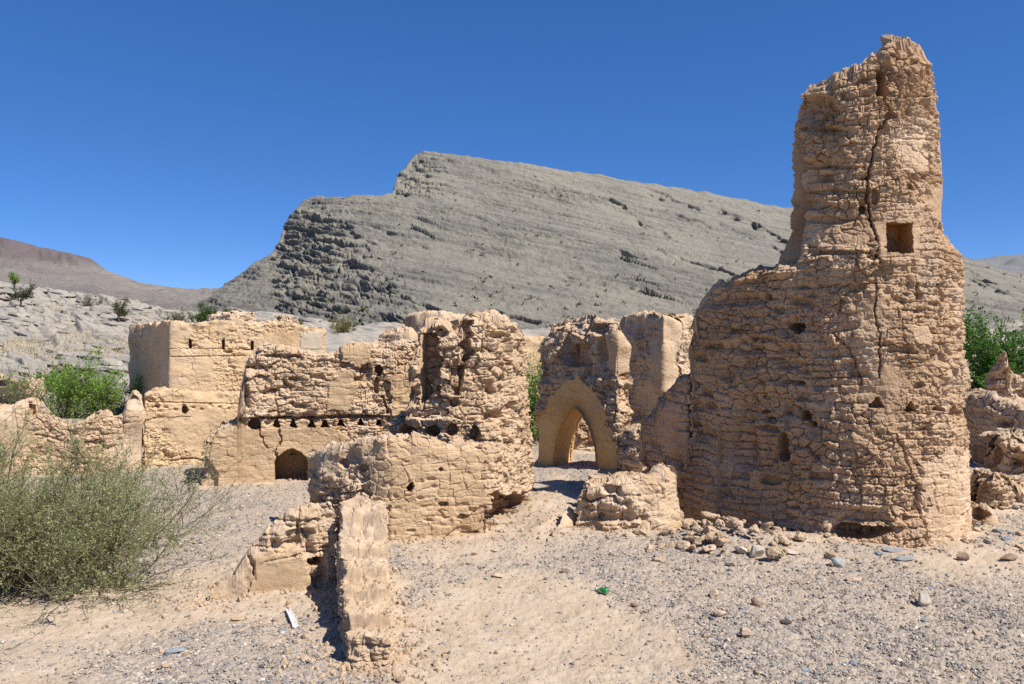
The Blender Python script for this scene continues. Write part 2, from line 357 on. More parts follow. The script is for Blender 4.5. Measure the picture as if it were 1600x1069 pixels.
# round tower: a drum with a broken wing on its left, and the tall remnant of its upper storey
TC = np.array([5.20, 12.0]); TR = 1.50
def arc(c, r, a0, a1, n=60):
    a = np.radians(np.linspace(a0, a1, n)); return np.c_[c[0] + r * np.sin(a), c[1] - r * np.cos(a)]     # 0 faces the camera, + to the right
def build_tower():
    root = thing('ruined_tower', (TC[0], TC[1], 0), 'tall broken round mud brick tower with a square window high up', 'tower')
    T = TC + TR * np.array([-0.682, -0.731]); E = T + 2.08 * np.array([-0.731, 0.682]); E2 = E + np.array([0.50, 0.45])
    drum = arc(TC, TR, -43, 195)
    loop = np.vstack([[E], drum, [E2]])
    med = np.vstack([[E + (0.10, 0.12)], [T + (0.45, 0.5)], [TC]])
    FEET.append(resample(loop, 0.1))
    prof = [(1040, 640), (1064, 590), (1068, 560), (1074, 530), (1082, 508), (1088, 486), (1100, 470), (1112, 452), (1126, 440), (1136, 446), (1142, 438), (1165, 432), (1180, 424), (1205, 423), (1222, 412), (1242, 411), (1300, 409)]
    pf = pxtop(prof)
    def top(x, y): return np.where(CX + F * x / y < 1243, np.minimum(pf(x, y), 3.80), 3.75)
    def feats(c):
        near = c.px > 1225
        c.D = np.where(near, c.D, c.D * 1.0)
        m = shelf(c, 560, 1040, 1262, 0.02)                                   # upper wing a little proud
        crack(c, [(1366, 405), (1372, 450), (1369, 490), (1376, 540), (1374, 590)], 2.2, 0.07)
        crack(c, [(1440, 412), (1440, 465)], 4, 0.15); crack(c, [(1474, 412), (1477, 470)], 4, 0.15)
        crack(c, [(1404, 680), (1425, 735), (1444, 790), (1452, 845)], 2.5, 0.05)
        crack(c, [(1300, 520), (1330, 545), (1345, 600)], 3, 0.05)
        for x, y, rx, ry in ((1248, 513, 14, 9), (1257, 650, 13, 15), (1221, 700, 11, 17)): hole(c, x, y, rx, ry, 0.30, jit=0.5, keep=.8)
        for x, y, rx, ry in ((1372, 630, 13, 8), (1424, 635, 8, 7), (1467, 637, 8, 7), (1491, 640, 5, 8)): hole(c, x, y, rx, ry, 0.20, shape='t', jit=0.4, keep=.7)
        hole(c, 1437, 603, 9, 6, 0.10, nm=None); hole(c, 1202, 753, 18, 7, 0.12, nm=None)
        dent(c, 1155, 690, 20, 70, 0.16); dent(c, 1205, 640, 60, 30, 0.10); dent(c, 1190, 540, 70, 14, 0.06)
        dent(c, 1160, 470, 70, 10, 0.06)
        c.D = c.D + np.where(c.front & (abs(c.px - 1395) < 250), 0.045 * sm(5, 2.5, abs(c.py - (412 + 0.0006 * (c.px - 1367) ** 2))), 0)
        # broken inner corner at the foot
        x0 = 1243 + 0.19 * np.maximum(0, c.py - 660)
        dent(c, 1345, 812, 50, 18, 0.10)
        hole(c, 1345, 829, 42, 12, 0.34, nm='undercut', jit=0.5, keep=1.0)
        c.D = c.D - np.where(c.front, 0.10 * sm(0, -60, c.px - x0) * sm(640, 720, c.py) * (c.px > 1120), 0)
        for k in range(26):                                                     # sockets of lost bricks in the shaded wing
            rr = random.Random(900 + k); dent(c, rr.uniform(1080, 1250), rr.uniform(450, 680), rr.uniform(7, 18), rr.uniform(4, 8), rr.uniform(0.05, 0.12))
        patch(c, [(1442, 722), (1500, 708), (1530, 700), (1530, 870), (1462, 880), (1448, 800)], 0.004, 0.30, 'plaster', M_PLASTER, 12)
        patch(c, [(1408, 508), (1452, 512), (1456, 540), (1430, 532)], 0.025, 0.2, 'plaster', M_PLASTER, 5)
    body('drum', loop, med, top, dict(er=0.85, cob=0.034, cobs=6.5, bo=0.020, jd=0.034, lump=0.035, miss=0.04, band=0.02, rub=-.18, pit=.7), res=0.0128, zb=-0.75, seed=11, feats=feats, mat=M_TOWER, parent=root,
         loc=(TC[0], TC[1], 0), taper=lambda z: 0.034 * np.maximum(z, 0), capn=26, smooth=3, wear=0.05)
    # lower broken end of the wing, big bricks stepping down to the left
    a = E + (0.03, -0.03); b = E + 0.82 * np.array([-0.74, 0.67])
    lo, me = wallfoot([b, a], 0.55)
    top2 = pxtop([(985, 745), (998, 705), (1006, 672), (1018, 650), (1034, 628), (1050, 606), (1066, 588), (1090, 580)])
    body('broken_wing', lo, me, top2, dict(ch=0.15, bl=0.30, bo=0.035, er=0.95, jd=0.05, rub=-.3), res=0.016, zb=-0.75, seed=12, mat=M_TOWER, parent=root, loc=(TC[0], TC[1], 0))
    FEET.append(resample(lo, 0.1))
    # upper storey: a curved shell
    R0 = 1.39; out = arc(TC, R0, -76, 118); inn = arc(TC, R0 - 0.55, 118, -76)
    up = pxtop([(1225, 152), (1238, 147), (1246, 142), (1262, 138), (1290, 129), (1305, 118), (1330, 106), (1350, 95), (1362, 86), (1378, 82), (1386, 70), (1400, 65), (1412, 65), (1425, 69), (1440, 76), (1448, 78), (1456, 88), (1480, 96)])
    def tap(z): return np.interp(z, [3.6, 3.95, 4.05, 4.3, 5.2, 6.0, 6.9], [0.02, 0.06, 0.14, 0.245, 0.29, 0.325, 0.39])
    def f2(c):
        edge = np.interp(c.py, [95, 150, 196, 206, 230, 256, 264, 272, 284, 296, 305, 330, 338, 352, 365, 380, 400, 415], [1243, 1242, 1241, 1246, 1248, 1255, 1258, 1248, 1245, 1250, 1256, 1260, 1254, 1257, 1252, 1250, 1246, 1238])
        left = c.front & (c.px < 1300)
        c.D = c.D - 0.34 * np.where(left, sm(5, -8, c.px - edge), 0)
        crack(c, [(1372, 108), (1384, 160), (1395, 178), (1381, 190), (1368, 215), (1364, 250), (1356, 280), (1354, 312), (1358, 340), (1372, 380), (1374, 412)], 3.0, 0.12)
        hole(c, 1379, 128, 8.5, 21, 0.36, 'arrow_slit', 'b', jit=0.12)
        hole(c, 1423, 292, 5, 5, 0.15, 'beam_hole'); hole(c, 1347, 326, 6, 6, 0.22, 'beam_hole')
        hole(c, 1368, 306, 7, 12, 0.12, nm=None); hole(c, 1392, 180, 11, 5, 0.1, nm=None)
        dent(c, 1280, 170, 36, 26, 0.20); dent(c, 1275, 202, 40, 4, 0.10); dent(c, 1290, 262, 50, 4, 0.09); dent(c, 1300, 300, 50, 4, 0.07); dent(c, 1430, 218, 30, 3, 0.06); dent(c, 1440, 150, 24, 3, 0.05); dent(c, 1300, 395, 60, 5, 0.10); dent(c, 1270, 320, 26, 8, 0.10); dent(c, 1300, 345, 40, 8, 0.08); dent(c, 1280, 255, 30, 6, 0.08)
        dent(c, 1290, 205, 40, 6, 0.07); dent(c, 1445, 310, 12, 12, 0.05)
        m = (abs(c.px - 1405.5 + 1.6 * vn(c.py / 7, 0 * c.py, 0 * c.py, 4)) < 22 ) & (abs(c.py - 372 + 1.6 * vn(c.px / 7, 0 * c.px, 0 * c.px, 6)) < 24.5) & c.front
        c.kill |= m
        rim = (abs(c.px - 1405.5) < 34) & (abs(c.py - 372) < 34) & c.front
        c.D = np.where(rim, c.D * 0.6, c.D)
        patch(c, [(1398, 205), (1448, 212), (1450, 270), (1408, 268), (1398, 240)], 0.0, 0.35, 'plaster', M_PLASTER, 6)
        patch(c, [(1368, 345), (1384, 345), (1384, 400), (1374, 400)], 0.02, 0.2, None)
    body('upper_storey', np.vstack([out, inn]), arc(TC, R0 - 0.27 - 0.36, -70, 112), up, dict(er=0.78, cob=0.034, cobs=6.5, bo=0.020, lump=0.035, jd=0.032, band=0.022, rub=-.12, pit=.7),
         res=0.0128, zb=3.5, seed=13, feats=f2, mat=M_TOWER, parent=root, loc=(TC[0], TC[1], 0), taper=tap, lean_to=TC, smooth=3, hn=0.045, wear=0.05)
    # the window: a square recess lined with smooth mud
    Yw = 10.90; corners = [A(1382.5, Yw), A(1428.5, Yw)]
    z0, z1 = zat(397.5, Yw), zat(346.5, Yw)
    d = np.array([0.02, 1.0]) * 0.48
    V = []
    for q in (np.array([0, 0]), d):
        for (p, z) in ((corners[0], z0), (corners[1], z0), (corners[1], z1), (corners[0], z1)): V.append((p[0] + q[0], p[1] + q[1], z))
    nseg = [(0, 1, 5, 4), (1, 2, 6, 5), (2, 3, 7, 6), (3, 0, 4, 7), (4, 5, 6, 7)]
    V = np.array(V) - np.array([TC[0], TC[1], 0])
    link('window', mesh('window', V, np.array(nseg), M_ARCH, False), (0, 0, 0), root)
    return root
build_tower()

# low rounded mud wall running from the tower towards the passage
lo, me = wallfoot([G(896, 834), G(930, 838), G(985, 838), G(1040, 834), G(1070, 826)], 1.5)
def fW(c):
    dent(c, 925, 800, 30, 26, 0.10); hole(c, 915, 828, 22, 10, 0.12, nm=None, jit=0.4)
wall('low_wall', 'low rounded lump of mud wall joining the tower beside the sandy passage', 'wall', lo, me,
     pxtop([(880, 815), (893, 795), (905, 770), (930, 755), (960, 748), (985, 742), (1010, 736), (1040, 716), (1066, 690), (1085, 680)]),
     P=dict(er=0.5, cob=0.06, cobs=3.2, lump=0.10, jd=0.015), res=0.017, seed=21, feats=fW, wear=0.10, smooth=4, mat=M_MUD)
lo, me = wallfoot([G(868, 846), G(885, 838), G(905, 826)], 0.35)
wall('mud_lump', 'eroded low mud lump at the left end of the low tower wall', 'rubble', lo, me,
     pxtop([(866, 838), (880, 812), (896, 780), (905, 790)]), P=dict(er=0.6, cob=0.06, cobs=4, lump=0.08), res=0.018, seed=22, wear=0.10, smooth=5)

# gate ruin with the pointed arch
def build_gate():
    Yr = 16.55; R_ = G(966, 742); tdir = np.array([0.743, -0.669]); nrm = np.array([-0.669, -0.743]); L_ = R_ - tdir * 2.10
    # where the left edge meets column 838
    for k in np.linspace(1.2, 3.2, 400):
        q = R_ - tdir * k
        if CX + F * q[0] / q[1] < 838: L_ = q; break
    W_ = np.linalg.norm(R_ - L_); th = 0.62
    root = thing('arched_gate', (*(R_ + L_) / 2, 0), 'ruined mud gateway with a plastered pointed arch, shaded face to the left', 'gateway')
    B1, B2 = R_ - nrm * th, L_ - nrm * th
    loop = np.vstack([L_, R_, B1, B2]); med = np.vstack([L_ - nrm * th * .5 + tdir * .3, R_ - nrm * th * .5 - tdir * .3])
    FEET.append(resample(loop, 0.1))
    def uw(X, Y): return (X - L_[0]) * tdir[0] + (Y - L_[1]) * tdir[1]
    # arch centre line position: column 900 on the front face
    us = np.linspace(0, W_, 500); pxs = CX + F * (L_[0] + us * tdir[0]) / (L_[1] + us * tdir[1]); u0 = us[np.argmin(abs(pxs - 899))]
    apex = zat(638, (L_ + tdir * u0)[1]); hw = 0.56
    def half(z, w, ap): return w * np.clip(1 - (np.clip(z, 0, ap) / ap) ** 2.1, 0, 1) ** 0.74
    def cutf(X, Y, Z): return (abs(uw(X, Y) - u0) < half(Z, hw, apex)) & (Z < apex) & (abs((X - L_[0]) * nrm[0] + (Y - L_[1]) * nrm[1]) < th + .3) & (Z > -0.3)
    prof = [(830, 560), (840, 552), (850, 530), (858, 516), (872, 508), (885, 504), (900, 502), (912, 498), (930, 498), (950, 500), (968, 512), (978, 528), (990, 560), (996, 600), (1000, 640), (1004, 668), (1010, 700)]
    def feats(c):
        u = uw(c.X, c.Y); fr = c.front & (c.NX * nrm[0] + c.NY * nrm[1] > 0.8)
        ap2 = zat(592, (L_ + tdir * u0)[1])
        patch(c, [(832, 760), (831, 700), (840, 662), (856, 626), (878, 600), (903, 588), (921, 600), (938, 632), (950, 666), (962, 700), (970, 760)], -0.01, 0.10, 'arch_surround', M_ARCH, 5)
        hole(c, 905, 555, 15, 20, 0.25, 'recess', 'b'); dent(c, 940, 545, 9, 26, 0.22); dent(c, 885, 545, 8, 34, 0.2)
        dent(c, 935, 515, 16, 9, 0.2); dent(c, 850, 570, 10, 30, .1); dent(c, 990, 590, 16, 10, .12); dent(c, 985, 665, 16, 8, .15)
        c.D = c.D + np.where((c.py > 588) & (c.py < 606) & (c.px > 912), 0.07, 0)
    body('wall', loop, med, pxtop(prof), dict(er=0.85, cob=0.045, cobs=4.5, ch=0.14, bl=0.3, bo=0.04, lump=0.08, jd=0.04), res=0.02, seed=31, feats=feats, parent=root,
         loc=(*(R_ + L_) / 2, 0), cut=cutf, taper=lambda z: 0.02 * np.maximum(z, 0), wear=0.16, mat=M_MUD, smooth=3)
    # lining of the passage
    zz = np.concatenate([np.linspace(-0.2, apex * 0.999, 40), np.linspace(apex * 0.999, -0.2, 40)]); sg = np.r_[-np.ones(40), np.ones(40)]
    prf = np.c_[u0 + sg * half(zz, hw + 0.015, apex + 0.02), zz]; dep = np.linspace(0.045, -th - 0.02, 30)
    V = []
    for d_ in dep:
        q = L_ + prf[:, :1] * tdir + nrm * (d_)
        q = q + 0.01 * fbm(q[:, 0] * 4, q[:, 1] * 4, prf[:, 1] * 4, 2, 5)[:, None] * tdir
        V.append(np.c_[q, prf[:, 1]])
    V = np.array(V); n = 80; ii, jj = np.meshgrid(np.arange(len(dep) - 1), np.arange(n - 1), indexing='ij')
    Q = np.stack([ii * n + jj, (ii + 1) * n + jj, (ii + 1) * n + jj + 1, ii * n + jj + 1], -1).reshape(-1, 4)
    link('archway', mesh('archway', V.reshape(-1, 3) - np.array([*(R_ + L_) / 2, 0]), Q, M_ARCH), (0, 0, 0), root)
build_gate()
# lump at the right foot of the gate
lo, me = wallfoot([A(962, 16.2), A(1004, 15.6)], 0.7)
wall('fallen_masonry', 'crumbled bricks heaped against the right foot of the arched gate', 'rubble', lo, me, pxtop([(955, 700), (975, 672), (992, 662), (1008, 672), (1020, 700)]),
     P=dict(er=1, cob=0.09, cobs=4, lump=.1), res=0.024, seed=33, wear=0.15)
l1, m1 = wallfoot([A(872, 19.6), A(905, 19.3), A(962, 19.2)], .5)
wall('brick_remnant', 'sunlit brick remnant seen through the pointed arch', 'wall', l1, m1, pxtop([(868, 700), (885, 672), (905, 650), (940, 645), (965, 650)]), P=dict(er=1, cob=.05, cobs=4.5), res=.024, seed=36)
# tall wall behind the gate: corner at column 1036
cn = A(1037, 19.0); lo, me = [], []
front = [A(940, 21.3), cn, A(1098, 19.9)]
l1, m1 = wallfoot(front, 0.7)
def fB(c):
    dent(c, 962, 515, 12, 30, .25); dent(c, 1000, 520, 7, 40, .12); dent(c, 990, 650, 14, 10, .12)
wall('corner_wall', 'tall mud wall corner standing behind the arched gate, one face dark and one sunlit', 'wall', l1, m1,
     pxtop([(930, 505), (952, 498), (966, 500), (985, 492), (1005, 490), (1022, 489), (1030, 496), (1045, 493), (1060, 494), (1085, 494), (1110, 500)]),
     P=dict(er=0.6, cob=0.05, cobs=4, lump=0.08), res=0.025, seed=34, feats=fB, wear=0.1)
# plain wall glimpsed between the pier and the gate
l1, m1 = wallfoot([A(760, 24.5), A(880, 25.5)], 0.5)
wall('plain_wall', 'plain low mud wall glimpsed beyond the gap left of the arched gate', 'wall', l1, m1, pxtop([(750, 524), (800, 524), (850, 526), (890, 528)]), P=dict(er=0.1, cob=0.01), res=0.035, seed=35, mat=M_HOUSE)

# central wall with two faces: plastered front and a rough return on the right
def fF(c):
    patch(c, [(566, 690), (640, 684), (700, 694), (756, 690), (758, 845), (690, 850), (600, 860), (590, 800), (575, 740)], 0.0, 0.28, 'plaster', M_MUDPL, 7)
    hole(c, 641, 762, 5, 6.5, 0.2, 'beam_hole'); hole(c, 689, 734, 3, 3, 0.08, 'beam_hole')
    hole(c, 693, 788, 7, 4, 0.09, 'beam_hole'); hole(c, 722, 808, 7, 5, 0.08, 'beam_hole'); hole(c, 592, 884, 3, 4, .08, nm=None)
    dent(c, 725, 830, 18, 10, 0.05)
    for k in range(30):
        rr = random.Random(k); dent(c, rr.uniform(575, 755), rr.uniform(700, 840), rr.uniform(3, 9), rr.uniform(2, 6), rr.uniform(.015, .04))
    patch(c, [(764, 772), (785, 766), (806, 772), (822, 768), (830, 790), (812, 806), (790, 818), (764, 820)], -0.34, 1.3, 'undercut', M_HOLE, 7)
    hole(c, 535, 724, 9, 8, 0.14, nm=None, jit=.5); hole(c, 565, 732, 8, 7, 0.12, nm=None, jit=.5); dent(c, 520, 785, 40, 4, .08)
    dent(c, 550, 715, 22, 14, .06); m = c.front & (c.px > 690) & (c.py > 790) & (c.px < 760) & (c.py > 1465 - 0.9 * c.px)
    c.D = c.D - np.where(m, 0.04, 0)
l1, m1 = wallfoot([A(479, 11.75), A(499, 10.98), A(560, 10.75), A(610, 10.62), A(690, 10.80), A(763, 11.0), A(800, 11.8), A(828, 12.6)], 0.62)
wall('plastered_wall', 'mud wall with a smooth plastered front and a hollow undercut at its right corner', 'wall', l1, m1,
     pxtop([(482, 742), (490, 722), (500, 708), (514, 702), (528, 697), (548, 688), (570, 684), (600, 682), (640, 682), (680, 690), (700, 694), (740, 692), (768, 694), (790, 700), (808, 715), (822, 735), (830, 765)]),
     P=dict(er=1.15, cob=0.045, cobs=6.2, lump=0.03, jd=0.03), res=0.0145, seed=41, feats=fF, wear=0.06)

# rough tall pier behind it, with the row of beam holes at its foot
def fP(c):
    for x, y, rx, ry in ((640, 675, 13, 11), (676, 673, 14, 8), (706, 672, 12, 10), (741, 676, 9, 11)): hole(c, x, y, rx, ry, 0.30)
    hole(c, 628, 655, 14, 7, .15, nm=None)
    # deep upright slots
    m = (c.px > 656 + 0.02 * (c.py - 500)) & (c.px < 686 + 12 * vn(c.py / 14, 0 * c.py, 0 * c.py, 3)) & (c.py > 520) & (c.py < 634 - 0.9 * (c.px - 656)) & c.front
    c.D[m] = c.D[m] * .7 - 0.30; part(c, m, 'niche', M_MUDPL)
    m = (c.px > 722 + 8 * vn(c.py / 11, 0 * c.py, 0 * c.py, 6)) & (c.px < 740 + 9 * vn(c.py / 9, 0 * c.py, 0 * c.py, 5)) & (c.py > 500) & (c.py < 570 - 0.8 * (c.px - 722)) & c.front; c.D[m] -= 0.24
    m = (c.px > 705) & (c.px < 722 + 0.2 * (600 - c.py)) & (c.py > 570) & (c.py < 618) & c.front; c.D[m] -= 0.22
    c.D = c.D + np.where(c.front & (c.px > 690) & (c.px < 718) & (c.py > 530) & (c.py < 625), 0.10, 0)
    dent(c, 780, 525, 22, 6, .14); dent(c, 795, 545, 9, 30, .14); dent(c, 690, 520, 14, 8, .12); dent(c, 765, 610, 10, 22, .1); dent(c, 710, 628, 9, 8, .14)
    crack(c, [(787, 540), (787, 680)], 4, .12); dent(c, 800, 640, 8, 16, .1); dent(c, 770, 650, 20, 6, .08)
    shelf(c, 655, 600, 840, 0.10, up=False)
l1, m1 = wallfoot([A(612, 12.9), A(650, 12.55), A(700, 12.45), A(770, 12.6), A(806, 13.2), A(826, 14.0)], 0.75)
wall('rough_pier', 'tall crumbling mud pier with a deep upright niche and ragged crown', 'wall', l1, m1,
     pxtop([(605, 668), (612, 660), (640, 652), (650, 630), (654, 560), (658, 522), (668, 508), (684, 502), (697, 506), (706, 524), (716, 526), (724, 508), (734, 489), (745, 488), (760, 494), (775, 497), (790, 500), (800, 508), (812, 518), (820, 530), (826, 560), (830, 640)]),
     P=dict(er=1.1, cob=0.060, cobs=5.2, lump=0.09, jd=0.035, miss=.06, ch=.13), res=0.016, seed=42, feats=fP, wear=0.09, hn=.13)

# long house wall with a small arched recess
def fN(c):
    xs = ((398, 664, 10, 9), (432, 662, 6.5, 7), (458, 662, 6.5, 7), (487, 662, 6.5, 6), (508, 662, 6.5, 6), (533, 661, 6.5, 6), (564, 659, 5, 5), (593, 660, 4.5, 4.5))
    patch(c, [(318, 700), (345, 672), (380, 664), (420, 670), (470, 658), (530, 668), (545, 700), (545, 765), (318, 775)], 0.05, 0.2, 'plaster', M_MUDPL, 5)
    patch(c, [(512, 598), (545, 575), (560, 600), (545, 640), (512, 640)], 0.02, 0.2, 'plaster', M_MUDPL, 4)
    patch(c, [(534, 542), (575, 540), (578, 565), (560, 572), (536, 566)], 0.05, 0.2, 'plaster', M_MUDPL, 4)
    patch(c, [(605, 590), (656, 575), (656, 645), (612, 650)], 0.04, 0.3, 'plaster', M_MUDPL, 5)
    shelf(c, 650, 372, 620, 0.07); dent(c, 450, 653, 90, 3.5, 0.10); dent(c, 545, 650, 60, 3.5, .12); dent(c, 470, 635, 18, 6, .10)
    dent(c, 440, 556, 34, 4, .10); dent(c, 385, 620, 5, 22, .14); dent(c, 400, 575, 20, 4, .06)
    hole(c, 591, 577, 6, 8, .25, nm='beam_hole', jit=.5); hole(c, 588, 604, 4, 13, .16, nm=None, jit=.4); crack(c, [(598, 620), (606, 643)], 3, .12)
    hole(c, 508, 541, 4, 2.5, .12, nm='beam_hole')
    for h in xs[:1]: hole(c, *h, 0.3)
    for h in xs[1:]: hole(c, *h, 0.3, shape='t', jit=.18)
    m = (c.px > 430) & (c.px < 481) & (c.py < 770) & (c.py > 720 - 19 * np.clip(1 - (abs(c.px - 456) / 26) ** 1.6, 0, 1) ** 0.8) & c.front
    c.D[m] = 0.2 * c.D[m] - 0.68; part(c, m, 'arched_recess', M_HOLE)  # darker mud puts some of the recess's shade into its colour
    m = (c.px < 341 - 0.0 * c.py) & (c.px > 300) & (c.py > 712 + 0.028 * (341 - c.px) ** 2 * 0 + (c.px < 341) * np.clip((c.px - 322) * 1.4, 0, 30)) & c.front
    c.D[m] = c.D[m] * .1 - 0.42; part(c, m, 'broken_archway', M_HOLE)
    crack(c, [(438, 672), (438, 690), (431, 705), (431, 720)], 2.2, .07); crack(c, [(405, 668), (410, 690), (420, 700)], 2.0, .05)
l1, m1 = wallfoot([A(318, 14.75), A(400, 15.05), A(480, 15.3), A(660, 15.9)], 0.8)
wall('house_wall', 'broken house wall with a row of small beam holes above an arched recess', 'wall', l1, m1,
     pxtop([(314, 712), (322, 696), (338, 682), (346, 668), (362, 660), (371, 652), (374, 618), (380, 590), (384, 568), (392, 556), (408, 541), (430, 540), (466, 545), (472, 549), (500, 552), (528, 549), (536, 541), (575, 538), (600, 541), (630, 534), (645, 530), (656, 522), (664, 516)]),
     P=dict(er=0.95, cob=0.042, cobs=5.4, lump=0.05, jd=0.028, bo=.024), res=0.0185, seed=43, feats=fN, wear=0.08, hn=.05)

# foreground: sloping wall and stepped stub that meet in a corner
def fO(c):
    hole(c, 494, 878, 11, 9, .20, nm='beam_hole', jit=.5); hole(c, 488, 915, 9, 10, .10, nm=None, jit=.5); dent(c, 505, 895, 10, 28, .06)
    crack(c, [(412, 878), (468, 868), (505, 862)], 2.5, .04); crack(c, [(392, 872), (400, 905)], 4, .05)
    patch(c, [(400, 872), (480, 866), (492, 935), (380, 940), (396, 900)], 0.01, 0.35, 'plaster', M_MUDPL, 5)
l1, m1 = wallfoot([G(322, 946), G(400, 938), G(470, 934), A(528, 8.6)], 0.42)
wall('sloping_wall', 'low mud wall sloping down to the left beside the bush', 'wall', l1, m1,
     pxtop([(316, 944), (326, 930), (338, 922), (348, 905), (366, 893), (374, 884), (384, 866), (398, 848), (410, 836), (420, 822), (440, 810), (452, 799), (470, 797), (500, 792), (530, 788)]),
     P=dict(er=0.9, cob=0.028, cobs=6.5, lump=0.025, jd=0.034, ch=.13, bl=.2, bo=.022), res=0.0125, seed=51, feats=fO, wear=0.05, hn=.035)
def topS(x, y):
    yw = y + 0.02 * vn(x * 5, y * 2, 0 * x, 9)
    z = np.interp(yw, [6.50, 6.56, 6.88, 6.90, 7.22, 7.24, 7.60, 7.62, 8.00, 8.02, 8.28, 8.31, 8.42, 8.46, 9.1, 9.5], [0.18, 0.25, 0.25, 0.355, 0.36, 0.44, 0.45, 0.535, 0.545, 0.63, 0.64, 0.72, 0.72, 0.88, 0.93, 0.86])
    return z + 0.015 * vn(x * 6, y * 4, 0 * x, 8)
def fS(c):
    hole(c, 592, 884, 4, 5, .08, nm=None)
sl_ = np.vstack([A(541, 6.58), A(560, 6.52), A(612, 6.55), A(612, 7.2), A(606, 8.2), A(604, 8.95), A(560, 9.2), A(527, 8.95), A(528, 8.2), A(533, 7.3)])
wall('stepped_stub', 'narrow stub of mud wall climbing in steps, dark shadow along its left side', 'wall', sl_,
     np.vstack([A(578, 6.85), A(572, 7.6), A(566, 8.9)]), topS, P=dict(er=0.9, cob=0.010, cobs=7, lump=0.008, jd=0.024, ch=.11, bl=.26, bo=.010, rub=-.6, band=.005, top=.012, pit=.35), res=0.0105, seed=52, feats=fS, wear=0.015, hn=.010, smooth=2, capn=24, capamp=0.4)

# left: long garden wall, broken wall and the square house
def fL(c):
    hole(c, 288, 640, 5, 5.5, .25, 'beam_hole'); hole(c, 243, 637, 6, 4, .10, nm=None); crack(c, [(255, 722), (300, 716), (330, 722)], 2.5, .08); shelf(c, 652, 225, 300, .02)
    crack(c, [(232, 628), (374, 632)], 1.6, .04)
    for k in range(9): dent(c, 245 + k * 14, 634 + (k % 3) * 3, 4, 3, .05)
l1, m1 = wallfoot([A(226, 16.9), A(300, 17.3), A(395, 17.9)], 0.55)
wall('yard_wall', 'level topped ochre mud wall with one round hole, in front of the square house', 'wall', l1, m1,
     pxtop([(222, 640), (227, 622), (232, 612), (244, 608), (290, 611), (340, 612), (376, 612)]), P=dict(er=0.35, cob=0.02, lump=0.04, jd=.012), res=0.022, seed=61, feats=fL, mat=M_HOUSE, wear=.06, hn=.03)
def fL2(c):
    hole(c, 51, 642, 4, 9, .22, 'beam_hole', 'b'); crack(c, [(60, 680), (100, 690), (115, 676)], 3, .06); hole(c, 155, 690, 9, 4, .10, nm=None)
    crack(c, [(150, 688), (170, 700)], 3, .06)
l1, m1 = wallfoot([A(-60, 15.2), A(60, 15.9), A(150, 16.3), A(222, 16.7)], 0.6)
wall('broken_yard_wall', 'crumbled mud wall with a jagged dipping top behind the grey green bush', 'wall', l1, m1,
     pxtop([(-80, 650), (0, 636), (20, 632), (45, 624), (58, 624), (70, 634), (80, 646), (95, 656), (118, 664), (140, 655), (155, 643), (166, 640), (178, 650), (192, 646), (198, 628), (207, 618), (215, 611), (219, 618), (222, 650), (226, 655)]),
     P=dict(er=0.55, cob=0.03, cobs=5, lump=0.07), res=0.020, seed=62, feats=fL2, wear=.1)
def fH(c):
    for x, y in ((297, 537), (349, 538), (394, 540)): hole(c, x, y, 1.7, 7.5, .35, 'arrow_slit', 'b', jit=.05)
    patch(c, [(470, 520), (502, 518), (502, 552), (470, 556)], 0.01, .2, 'plaster', M_HOUSEPALE, 2)
    crack(c, [(265, 558), (380, 556)], 1.6, .05); crack(c, [(265, 545), (410, 546)], 1.2, .03); shelf(c, 545, 262, 560, .02)
hl = np.vstack([A(264, 25.5), A(507, 27.2), A(505, 34.0), A(200, 31.5)])
wall('square_house', 'flat roofed square mud house with slit openings and its left side in shade', 'house', hl, np.vstack([A(270, 29), A(460, 30.5)]),
     lambda x, y: 3.32 + 0.0 * x + np.where(CX + F * x / y > 468, -0.12, 0) + 0.10 * vn(x * 1.2, y * 1.2, 0 * x, 4), P=dict(er=0.3, cob=0.02, lump=0.05, jd=.012), res=0.036, seed=63, feats=fH, mat=M_HOUSE, wear=.03, hn=.05, capn=30, smooth=2)
# rounded ruin behind the pier
l1, m1 = np.vstack([A(634, 28.2), A(650, 27.6), A(690, 27.3), A(735, 28.0), A(742, 31), A(690, 33), A(634, 31)]), np.vstack([A(668, 29.4), A(690, 29.6)])
def fD(c):
    m = (c.px > 630) & (c.px < 643) & (c.py > 496) & (c.py < 534) & c.front; c.D[m] -= .35; part(c, m, 'doorway', M_HOLE)
wall('rounded_hut', 'smooth domed mud hut peeping up behind the rough pier', 'hut', l1, m1, lambda x, y: zat(489, 29.5) - 0.06 * (((CX + F * x / y) - 672) / 30) ** 2,
     P=dict(er=0.1, cob=.01, lump=.05), res=.035, seed=64, feats=fD, wear=.15, hn=.05, mat=M_MUD, capn=24, smooth=8)
l1, m1 = wallfoot([A(585, 27), A(640, 26.5)], .6)
wall('crumbled_wall', 'small eroded wall remnant just left of the domed hut', 'wall', l1, m1, pxtop([(580, 528), (600, 519), (620, 513), (634, 510), (645, 512)]), P=dict(er=.6, cob=.05, cobs=4, lump=.1), res=.035, seed=65, wear=.15)
